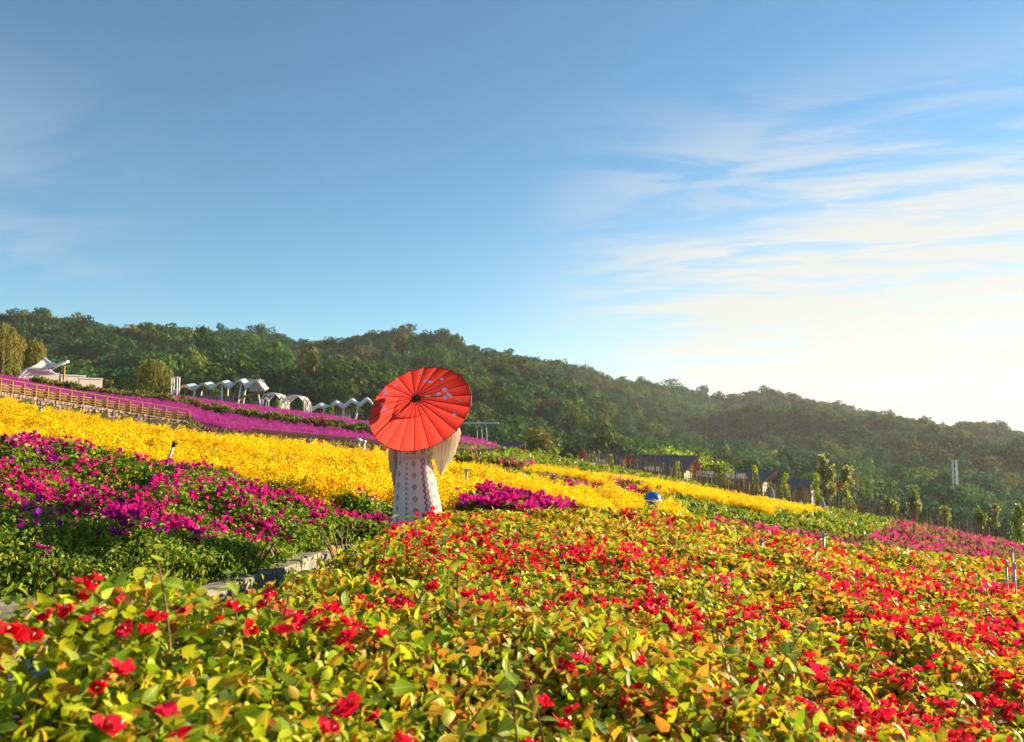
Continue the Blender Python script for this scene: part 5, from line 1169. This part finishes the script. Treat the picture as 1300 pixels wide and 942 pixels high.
def person():
    PX, PY = (527 - 650) / F * 6.65, 6.65; base = Vector((PX, PY, H0(PX, PY) + 0.035))
    root = thing('person', 'person in a white patterned long dress seen from behind under a red parasol', 'person', base)
    skin = mat('skin', (0.62, 0.40, 0.30), 0.55)
    # body: one skinned figure, back to the camera
    V, E, Rr = [], [], []
    def v(p, r, parent=None):
        V.append(p); Rr.append(r); i = len(V) - 1
        if parent is not None: E.append((parent, i))
        return i
    pel = v((0, 0, 0.90), 0.105); sp1 = v((0, 0.005, 1.06), 0.090, pel); ch = v((0, 0, 1.24), 0.100, sp1); nb = v((0, 0, 1.37), 0.055, ch); nk = v((0, 0.008, 1.43), 0.045, nb)
    hd = v((0, 0.02, 1.50), 0.075, nk); h2 = v((0, 0.02, 1.57), 0.084, hd); v((0, 0.012, 1.625), 0.050, h2); v((0, 0.118, 1.535), 0.010, hd)
    for s in (-1, 1):
        hp = v((s * 0.085, 0, 0.84), 0.078, pel); kn = v((s * 0.085, 0.015, 0.47), 0.050, hp); an = v((s * 0.08, -0.01, 0.085), 0.032, kn); v((s * 0.09, 0.13, 0.03), 0.026, an)
        sh = v((s * 0.145, 0, 1.345), 0.050, ch)
        if s < 0:
            el = v((-0.172, -0.004, 1.13), 0.030, sh); wr = v((-0.172, 0.012, 0.985), 0.022, el); pm = v((-0.172, 0.02, 0.93), 0.024, wr); pd = (0, 0.12, -1.0); sd = (0, 1, 0.1)
        else:
            el = v((0.30, 0.03, 1.265), 0.034, sh); wr = v((0.235, 0.135, 1.215), 0.024, el); pm = v((0.200, 0.150, 1.235), 0.024, wr); pd = (-0.7, 0.2, 0.4); sd = (0.2, 0.5, 1.0)
        pd = Vector(pd).normalized(); sd = Vector(sd).normalized(); P = Vector(V[pm])
        for k in range(4):
            ln = (0.062, 0.072, 0.067, 0.052)[k]; o = P + sd * (0.013 - 0.0085 * k) * 1.6 + pd * 0.02; q = pd.copy(); i = v(tuple(o), 0.0085, pm)
            for t in (0.5, 0.5):
                o = o + q * ln * t; i = v(tuple(o), 0.0078, i); q = (q + Vector((0.35 if s < 0 else -0.1, 0.25 if s < 0 else -0.9, -0.1))).normalized()
        o = P - pd * 0.02 + sd * 0.022; i = v(tuple(o), 0.010, pm); v(tuple(o + (sd + pd).normalized() * 0.045), 0.009, i)
    me = bpy.data.meshes.new('body'); me.from_pydata(V, E, []); me.update(); body = link('body', me, skin, root)
    sk = body.modifiers.new('skin', 'SKIN'); sk.use_smooth_shade = True
    for i, r in enumerate(Rr): me.skin_vertices[0].data[i].radius = (r, r)
    me.skin_vertices[0].data[0].use_root = True
    sb = body.modifiers.new('smooth', 'SUBSURF'); sb.levels = sb.render_levels = 2
    for s in (-1, 1):
        MB().lathe([(0.002, -0.008), (0.010, -0.004), (0.010, 0.004), (0.002, 0.008)], 8, (s * 0.032, 0.096, 1.555)).build('eye', M['dark'], root, True)
    MB().box((0, 0.096, 1.497), (0.04, 0.012, 0.010)).build('mouth', M['red_paint'], root, bevel=0.004)
    # black hair, gathered in a low knot
    hair = MB(); hair.lathe([(0.02, 0.128), (0.060, 0.115), (0.088, 0.075), (0.098, 0.02), (0.092, -0.035), (0.070, -0.075), (0.03, -0.09)], 18, (0, -0.012, 1.545)); ho = hair.build('hair', mat('black_hair', (0.012, 0.010, 0.010), 0.35), root, True)
    MB().lathe([(0.01, -0.04), (0.04, -0.025), (0.048, 0.0), (0.04, 0.028), (0.01, 0.042)], 12, (0, -0.105, 1.52)).build('hair_knot', bpy.data.materials['black_hair'], ho, True)
    # dress
    prof = [(0.02, 0.238, 0.215, 0.052), (0.15, 0.232, 0.205, 0.047), (0.30, 0.222, 0.195, 0.040), (0.45, 0.212, 0.185, 0.034), (0.60, 0.203, 0.175, 0.030), (0.73, 0.194, 0.165, 0.024), (0.865, 0.177, 0.150, 0.013), (0.995, 0.156, 0.128, 0.006), (1.08, 0.143, 0.112, 0.0),
            (1.12, 0.140, 0.108, 0.0), (1.17, 0.148, 0.112, 0.0), (1.26, 0.163, 0.115, 0.002), (1.33, 0.170, 0.105, 0.0), (1.375, 0.150, 0.085, 0.0), (1.40, 0.105, 0.070, 0.0), (1.425, 0.062, 0.058, 0.0)]
    zz = np.concatenate([np.linspace(0.02, 1.08, 34), np.linspace(1.10, 1.425, 16)]); pa = np.array(prof); n = 120; V, Q, UV = [], [], []
    for z in zz:
        hw, hdp, cx = (np.interp(z, pa[:, 0], pa[:, c]) for c in (1, 2, 3)); fold = 0.042 * np.clip((1.05 - z) / 1.0, 0, 1) ** 0.8 + 0.002
        for k in range(n):
            th = 2 * math.pi * (k / (n - 1)) - math.pi
            m_ = 1 + fold * (math.sin(9 * th + 2.0 * z) + 0.6 * math.sin(17 * th + 1.3 - 3 * z) + 0.5 * math.sin(4 * th + 5 * z)) + 0.010 * math.sin(23 * z + 3 * th) * (1 if z > 1.0 else 0.4)
            V.append((cx + hw * math.sin(th) * m_, -hdp * math.cos(th) * m_, z)); UV.append((th / (2 * math.pi) + 0.5, z))
    for i in range(len(zz) - 1):
        for k in range(n - 1): Q.append((i * n + k, i * n + k + 1, (i + 1) * n + k + 1, (i + 1) * n + k))
    me = bpy.data.meshes.new('dress'); me.from_pydata(V, [], Q); me.update(); me.polygons.foreach_set('use_smooth', [True] * len(Q))
    ul = me.uv_layers.new(name='UVMap'); li = np.zeros(len(me.loops), np.int32); me.loops.foreach_get('vertex_index', li); ul.data.foreach_set('uv', np.array(UV, np.float32)[li].ravel())
    dress = link('dress', me, dress_material(), root)
    cream = cloth('cream_cloth', (0.88, 0.80, 0.67), 0.55)
    bl = MB(); ring = []
    for k in range(48):
        th = 2 * math.pi * k / 48; c, s_ = math.cos(th), math.sin(th)
        ring.append([(0.147 * s_, -0.115 * c, 1.098 + 0.004 * math.sin(3 * th)), (0.152 * s_, -0.120 * c, 1.104 + 0.004 * math.sin(3 * th)), (0.152 * s_, -0.120 * c, 1.130 + 0.004 * math.sin(3 * th)), (0.146 * s_, -0.114 * c, 1.136 + 0.004 * math.sin(3 * th))])
    bl._add([p for r_ in ring for p in r_], [(4 * k + j, 4 * ((k + 1) % 48) + j, 4 * ((k + 1) % 48) + j + 1, 4 * k + j + 1) for k in range(48) for j in range(3)])
    bl.build('belt', cream, root, True)
    # bow knot at the right side of the belt
    MB().lathe([(0.006, -0.02), (0.022, -0.01), (0.024, 0.006), (0.006, 0.02)], 10, (0.140, -0.06, 1.118)).build('belt_knot', cream, root, True)
    # wide right sleeve hanging from the raised arm
    def sleeve(Lc, Rc, bulge, pleats):
        tl = np.linspace(0, 1, 22); sl_ = np.linspace(0, 1, 26); Lc, Rc = np.array(Lc), np.array(Rc); V, Q = [], []
        kt = np.linspace(0, 1, len(Lc)); kr = np.linspace(0, 1, len(Rc))
        for side in (-1, 1):
            for t in tl:
                a = np.array([np.interp(t, kt, Lc[:, c]) for c in range(3)]); b_ = np.array([np.interp(t, kr, Rc[:, c]) for c in range(3)])
                for s in sl_:
                    p = a + (b_ - a) * s; w = math.sin(math.pi * s); y = side * bulge * w * (1 - 0.35 * t) + 0.010 * math.sin(pleats * s * 2 * math.pi + 2 * t) * w; V.append((p[0], p[1] + y, p[2]))
        nt_, ns = len(tl), len(sl_)
        for side in range(2):
            o = side * nt_ * ns
            for i in range(nt_ - 1):
                for j in range(ns - 1):
                    q = (o + i * ns + j, o + i * ns + j + 1, o + (i + 1) * ns + j + 1, o + (i + 1) * ns + j); Q.append(q if side == 0 else q[::-1])
        mb = MB(); mb._add(V, Q); return mb.build('sleeve', cream, root, True)
    sleeve([(0.125, 0.0, 1.375), (0.128, 0.01, 1.24), (0.155, 0.02, 1.10), (0.205, 0.04, 0.965)], [(0.36, 0.0, 1.40), (0.385, 0.02, 1.31), (0.335, 0.05, 1.14), (0.222, 0.05, 0.962)], 0.055, 7)
    sleeve([(-0.175, 0.0, 1.385), (-0.207, -0.02, 1.25), (-0.218, -0.02, 1.12), (-0.206, 0.0, 0.985)], [(-0.105, 0.0, 1.36), (-0.128, 0.0, 1.24), (-0.138, 0.01, 1.12), (-0.135, 0.02, 0.975)], 0.05, 3)
    for s in (-1, 1): MB().lathe([(0.028, 0.0), (0.045, 0.012), (0.042, 0.04), (0.028, 0.06), (0.02, 0.07)], 12, (s * 0.085, 0.03, 0.0)).build('shoe', M['white_paint'], root, True)
    return root
person()

def parasol():
    hub = at(527.5, 505.5, 6.28); n = Vector((-0.22, -0.78, 0.60)).normalized()
    xa = Vector((0, 0, 1)).cross(n).normalized(); ya = n.cross(xa); rot = Matrix((xa, ya, n)).transposed()
    root = thing('parasol', 'red oiled paper parasol with painted blossoms held behind the head', 'parasol', hub); root.rotation_euler = rot.to_euler()
    S, RO, DP = 22, 0.428, 0.115
    def zc(r): q = r / RO; return -DP * (0.80 * q + 0.20 * q * q)
    red = bpy.data.materials.new('red_paper'); red.use_nodes = True; nt = red.node_tree; N, L = nt.nodes, nt.links; b = N['Principled BSDF']; b.inputs['Base Color'].default_value = (0.66, 0.018, 0.012, 1); b.inputs['Roughness'].default_value = 0.5
    tc = N.new('ShaderNodeTexCoord'); nz = N.new('ShaderNodeTexNoise'); nz.inputs['Scale'].default_value = 9; nz.inputs['Detail'].default_value = 7; L.new(tc.outputs['Object'], nz.inputs['Vector'])
    bp = N.new('ShaderNodeBump'); bp.inputs['Strength'].default_value = 0.25; bp.inputs['Distance'].default_value = 0.01; L.new(nz.outputs['Fac'], bp.inputs['Height']); L.new(bp.outputs[0], b.inputs['Normal'])
    tr = N.new('ShaderNodeBsdfTranslucent'); tr.inputs['Color'].default_value = (0.97, 0.075, 0.055, 1); mx = N.new('ShaderNodeMixShader'); mx.inputs[0].default_value = 0.70
    L.new(b.outputs[0], mx.inputs[1]); L.new(tr.outputs[0], mx.inputs[2]); L.new(mx.outputs[0], N['Material Output'].inputs['Surface'])
    mb = MB(); rings = 9; sub = 4; M_ = S * sub; V = []
    for i in range(rings + 1):
        r = 0.012 + (RO - 0.012) * i / rings
        for k in range(M_):
            a = 2 * math.pi * k / M_; f = (k % sub) / sub; sag = math.sin(math.pi * f); rr = r * (1 - 0.008 * sag * (i / rings) ** 2) * (math.cos(math.pi / S) / math.cos((f - 0.5) * 2 * math.pi / S))
            V.append((rr * math.cos(a), rr * math.sin(a), zc(r) - 0.006 * sag * (i / rings)))
    Q = [(i * M_ + k, i * M_ + (k + 1) % M_, (i + 1) * M_ + (k + 1) % M_, (i + 1) * M_ + k) for i in range(rings) for k in range(M_)]
    mb._add(V, Q); mb.build('canopy', red, root)
    rib_m = mat('rib_bamboo', (0.20, 0.012, 0.012), 0.6); rim = mat('rim_red', (0.42, 0.008, 0.012), 0.6)
    for k in range(S):
        a = 2 * math.pi * k / S; ca, sa = math.cos(a), math.sin(a); P = []
        for r in (0.012, 0.15, 0.29, RO * 0.992 + 0.008): P.append((r * ca, r * sa, zc(r) + 0.0005))
        MB().tube(P, [0.0034, 0.0028, 0.0026, 0.0030], 6).build('rib', rib_m, root)
        MB().tube([(0.015 * ca, 0.015 * sa, -0.15), (0.16 * ca, 0.16 * sa, zc(0.16) - 0.004)], 0.0022, 5).build('strut', rib_m, root)
    edge = [V[rings * M_ + k] for k in range(M_)] + [V[rings * M_]]; MB().tube(edge, 0.0028, 5).build('rim_cord', rim, root)
    MB().lathe([(0.004, 0.030), (0.012, 0.024), (0.020, 0.006), (0.024, -0.004), (0.018, -0.02)][::-1], 14).build('finial', mat('dark_wood', (0.045, 0.012, 0.01), 0.5), root, True)
    MB().lathe([(0.020, -0.17), (0.022, -0.15), (0.016, -0.135)], 12).build('runner', bpy.data.materials['dark_wood'], root, True)
    MB().tube([(0, 0, -0.01), (0, 0, -0.68)], 0.0085, 10).build('handle', M['bamboo'], root, True)
    # painted blossoms, leaves and butterflies on the paper
    inv = rot.inverted(); white = mat('painted_white', (0.82, 0.84, 0.92), 0.7); green = mat('painted_green', (0.05, 0.17, 0.09), 0.7); grey = mat('painted_grey', (0.40, 0.45, 0.55), 0.7); core = mat('painted_core', (0.16, 0.33, 0.26), 0.7)
    def loc(u, v):
        Y = 6.28
        for _ in range(6):
            q = inv @ (at(u, v, Y) - hub); r = math.hypot(q.x, q.y); Y -= (q.z - zc(r)) / n.y * 0.75
        q = inv @ (at(u, v, Y) - hub); return q.x, q.y
    def flat(pts, m, name):
        Vv = [(x, y, zc(math.hypot(x, y)) + 0.0035) for x, y in pts]; mb = MB(); mb._add(Vv + [(x, y, z + 0.0012) for x, y, z in Vv], [tuple(range(len(Vv)))[::-1], tuple(range(len(Vv), 2 * len(Vv)))]); return mb.build(name, m, root)
    def blossom(u, v, s, m=white):
        s *= 1.2
        x, y = loc(u, v)
        for k in range(5):
            a = 2 * math.pi * k / 5 + u; c = (x + s * 0.62 * math.cos(a), y + s * 0.62 * math.sin(a)); flat([(c[0] + s * 0.44 * math.cos(t), c[1] + s * 0.44 * math.sin(t)) for t in np.linspace(0, 2 * math.pi, 7)[:-1]], m, 'painted_petal')
        flat([(x + s * 0.22 * math.cos(t), y + s * 0.22 * math.sin(t)) for t in np.linspace(0, 2 * math.pi, 6)[:-1]], core, 'painted_centre')
    def stroke(u0, v0, u1, v1, w, m):
        (x0, y0), (x1, y1) = loc(u0, v0), loc(u1, v1); d = Vector((x1 - x0, y1 - y0)); nn = Vector((-d.y, d.x)).normalized() * w; mx_, my = (x0 + x1) / 2, (y0 + y1) / 2
        flat([(x0, y0), (mx_ + nn.x, my + nn.y), (x1, y1), (mx_ - nn.x, my - nn.y)], m, 'painted_leaf')
    for u, v, s in ((540, 484, .014), (546.5, 485, .016), (561, 481.5, .012), (564.5, 495, .018), (557, 500.5, .015), (569, 501, .014), (565, 505, .015), (572, 503, .011), (535, 473, .010), (541.5, 503.2, .008), (545, 503, .008), (577, 527, .012), (502, 489, .012)): blossom(u, v, s)
    for a in ((552, 487, 553.5, 483, .006, green), (555, 490, 562, 493, .006, green), (562.5, 488, 567, 485.5, .006, green), (545, 503.5, 554, 501.5, .006, green), (570, 499, 575.5, 499.5, .005, green), (576, 505.5, 590, 511.5, .005, grey), (576.5, 526, 576, 519, .005, grey), (547, 502.5, 557, 500.5, .005, grey)): stroke(*a)
    for (u, v), q in (((489.5, 500), 1.0), ((487.5, 521), 0.9), ((485.5, 514), 0.5)):
        for du, dv, w in ((-3, 2.5, .012), (-1, -4, .010), (3, -2, .009), (6, 1.5, .005)): stroke(u, v, u + du * q * 1.4, v + dv * q * 1.4, w * q, white)
parasol()

# ================================================================== SMALL THINGS IN THE BEDS
def sprinkler(u, vt, Y, label, tilt=0.0, r=0.016, big=False):
    g = ground_at(u, Y); h = at(u, vt, Y).z - g.z; root = thing('sprinkler', label, 'sprinkler', g); root.rotation_euler = (0, tilt, 0)
    MB().tube([(0, 0, -0.08), (0, 0, h * 0.93)], r, 8).build('riser_pipe', M['pipe_blue'], root, True)
    MB().lathe([(r * 1.3, h * 0.52), (r * 1.6, h * 0.53), (r * 1.6, h * 0.57), (r * 1.3, h * 0.58)], 8).build('pipe_coupling', M['pipe_blue'], root)
    hd = MB().lathe([(r * 1.2, h * 0.92), (r * 1.9, h * 0.94), (r * 1.7, h * 0.985), (r * 0.6, h)], 8).build('sprinkler_head', M['dark'] if big else M['pipe_blue'], root, True)
    MB().box((r * 1.8, 0, h * 0.975), (r * 4, r * 1.4, r * 1.2)).build('nozzle', M['dark'] if big else M['pipe_blue'], hd)
sprinkler(196, 556, 9.2, 'leaning blue grey sprinkler pipe above the magenta bank', R(17), 0.013, True)
sprinkler(52, 516, 17, 'thin pale sprinkler pipe standing in the yellow bed beside red blooms', 0, 0.02)
sprinkler(419, 577, 27, 'short sprinkler pipe in the yellow bed beside the person', 0.1, 0.03)
sprinkler(592.5, 595, 15, 'sprinkler pipe at the edge of the magenta clump beside the person', 0, 0.022)
sprinkler(648, 604, 19, 'thin sprinkler pipe in the yellow strip before the grey dome lamp', 0, 0.018)
sprinkler(963, 684, 11.5, 'blue sprinkler pipe standing in the red bed below the pink field', 0, 0.022)
sprinkler(1041, 677, 13.5, 'small pale sprinkler pipe in the red bed beside the pink rows', 0, 0.018)
sprinkler(1269, 711, 9.5, 'taller of two paired sprinkler pipes in the bronze leaves', 0, 0.009)
sprinkler(1279, 714, 9.6, 'shorter of two paired sprinkler pipes in the bronze leaves', 0, 0.009)
sprinkler(1277, 694, 13.0, 'thin sprinkler pipe behind the paired pipes near green rows', 0, 0.009)
sprinkler(791, 604, 44, 'far sprinkler pipe at the magenta band', 0, 0.03)

def dome_lamp(u, v0, v1, wpx, Y, label, m_top, m_band):
    c = at(u, v0, Y); g = ground_at(u, Y); hw = wpx / F * Y / 2; root = thing('dome_lamp', label, 'lamp', g); z1 = at(u, v1, Y).z - g.z; z0 = c.z - g.z; hh = z0 - z1
    MB().lathe([(hw * 0.94, -0.1), (hw * 0.94, z1 * 0.5), (hw * 0.95, z1)], 24).build('stand', m_top, root, True)
    MB().lathe([(hw * 0.96, z1), (hw, z1 + hh * 0.08), (hw, z1 + hh * 0.26), (hw * 0.97, z1 + hh * 0.28)], 28).build('lower_shell', m_top, root, True)
    MB().lathe([(hw * 0.98, z1 + hh * 0.28), (hw * 1.03, z1 + hh * 0.30), (hw * 1.03, z1 + hh * 0.37), (hw * 0.98, z1 + hh * 0.39)], 28).build('band', m_band, root, True)
    pr = [(hw * math.cos(a) * 0.97, z1 + hh * 0.39 + hh * 0.61 * math.sin(a)) for a in np.linspace(0, 1.5, 9)]; MB().lathe(pr, 28).build('dome', m_top, root, True)
dome_lamp(827, 624, 640, 22, 20.5, 'blue plastic dome lamp with a white band at the end of the yellow strip', M['blue_plastic'], M['white_paint'])
dome_lamp(663, 600, 614, 12, 23, 'pale grey dome lamp standing in the yellow strip', M['boulder'], M['white_paint'])

def box_lamp():
    Y = 23; g = ground_at(697, Y); zt = at(697, 603, Y).z - g.z; zb = at(697, 614, Y).z - g.z; root = thing('box_speaker', 'blue and white box shaped garden speaker in the yellow strip', 'speaker', g, R(20))
    w = 15 / F * Y
    MB().box((0, 0, zt - 0.05), (w, w * 0.8, 0.10)).build('lid', M['blue_plastic'], root, bevel=0.015); MB().box((0, 0, (zt + zb) / 2 - 0.06), (w * 0.92, w * 0.72, zt - zb - 0.1)).build('body', M['white_paint'], root, bevel=0.015)
    MB().box((-w * 0.1, -w * 0.37, (zt + zb) / 2 - 0.04), (w * 0.6, 0.02, 0.05)).build('front_stripe', M['blue_plastic'], root); MB().box((0, 0, zb / 2 - 0.06), (0.1, 0.1, zb + 0.1)).build('stand', M['dark'], root)
box_lamp()

def boulder(u, vt, wpx, Y, label):
    import bmesh
    g = ground_at(u, Y); h = at(u, vt, Y).z - g.z; w = wpx / F * Y / 2; bm = bmesh.new(); bmesh.ops.create_icosphere(bm, subdivisions=3, radius=1)
    for q in bm.verts:
        n_ = float(fbm(np.array([q.co.x * 1.3 + u]), np.array([q.co.y * 1.3 + q.co.z * 1.7]), 2)[0]); q.co = Vector((q.co.x * w, q.co.y * w, q.co.z * h if q.co.z > 0 else q.co.z * 0.2)) * (1 + 0.28 * n_)
    me = bpy.data.meshes.new('boulder'); bm.to_mesh(me); bm.free(); me.polygons.foreach_set('use_smooth', [True] * len(me.polygons)); o = link('boulder', me, M['boulder'], None, g); tag(o, label, 'boulder')
boulder(966, 634, 8.5, 50, 'pale rounded boulder lying below the yellow strip')
boulder(1041, 634, 8, 62, 'pale boulder at the lower tip of the yellow strip')
boulder(977, 621, 7, 64, 'small dark topped boulder in the yellow strip by the reed palisade')
boulder(1013, 635, 6.5, 56, 'small dark and white boulder inside the yellow strip')

def stray_blooms():
    """red and pink blooms that came up inside the yellow bed"""
    for u, v, Y, cols, lab in ((93, 531, 21, [(0.65, 0.01, 0.02)], 'clump of bright red blooms standing in the yellow bed'), (106, 537, 20, [(0.6, 0.1, 0.25), (0.4, 0.05, 0.2)], 'clump of mauve pink blooms in the yellow bed beside red blooms'),
                               (38, 541, 16, [(0.10, 0.15, 0.02), (0.3, 0.1, 0.05)], 'green weedy clump in the yellow bed'), (300, 571, 22, [(0.35, 0.06, 0.08)], 'small wine red clump in the yellow bed'), (400, 566, 33, [(0.5, 0.02, 0.15)], 'pink clump at the top edge of the yellow bed'),
                               (450, 570, 38, [(0.45, 0.02, 0.15), (0.1, 0.12, 0.02)], 'dark pink clump at the foot of the white lamp posts'), (484, 572, 38, [(0.45, 0.02, 0.12), (0.1, 0.12, 0.02)], 'dark pink clump beside the person at the low fence'), (262, 549, 40, [(0.3, 0.03, 0.15), (0.1, 0.12, 0.02)], 'purple red clump at the end of the retaining wall')):
        g = ground_at(u, Y); h = at(u, v, Y).z - g.z; root = thing('bloom_clump', lab, 'flowers', g); acc = Acc(); k = 90; w = 0.008 * Y
        P = np.stack([rng.normal(0, w, k), rng.normal(0, w, k), h + rng.uniform(-0.25, 0.12, k)], 1); acc.add(*LEAF4, basis(rdir(k, -20, 70), rng.uniform(0, 6.28, k), np.full(k, 0.005 * Y), 1.3), P, pick(k, cols)); link('blossoms', acc.mesh('blossoms'), M['petal'], root)['kind'] = 'stuff'
        mb = MB()
        for q in range(4): mb.tube([(0, 0, -0.05), (P[q, 0], P[q, 1], h - 0.1)], 0.01, 5)
        mb.build('stalks', M['twig'], root)['kind'] = 'stuff'
stray_blooms()


# ================================================================== AIR
def haze():
    mb = MB(); mb.box((0, 0, 22), (3400, 3400, 150)); m = bpy.data.materials.new('haze_air'); m.use_nodes = True; nt = m.node_tree; nt.nodes.clear()
    out = nt.nodes.new('ShaderNodeOutputMaterial'); v = nt.nodes.new('ShaderNodeVolumePrincipled'); v.inputs['Color'].default_value = (0.90, 0.95, 1.0, 1); v.inputs['Density'].default_value = 0.00016; v.inputs['Anisotropy'].default_value = 0.25
    nt.links.new(v.outputs[0], out.inputs['Volume']); m.cycles.homogeneous_volume = True
    o = mb.build('haze', m); tag(o, 'thin pale summer haze over the valley', 'haze', kind='stuff')
haze()
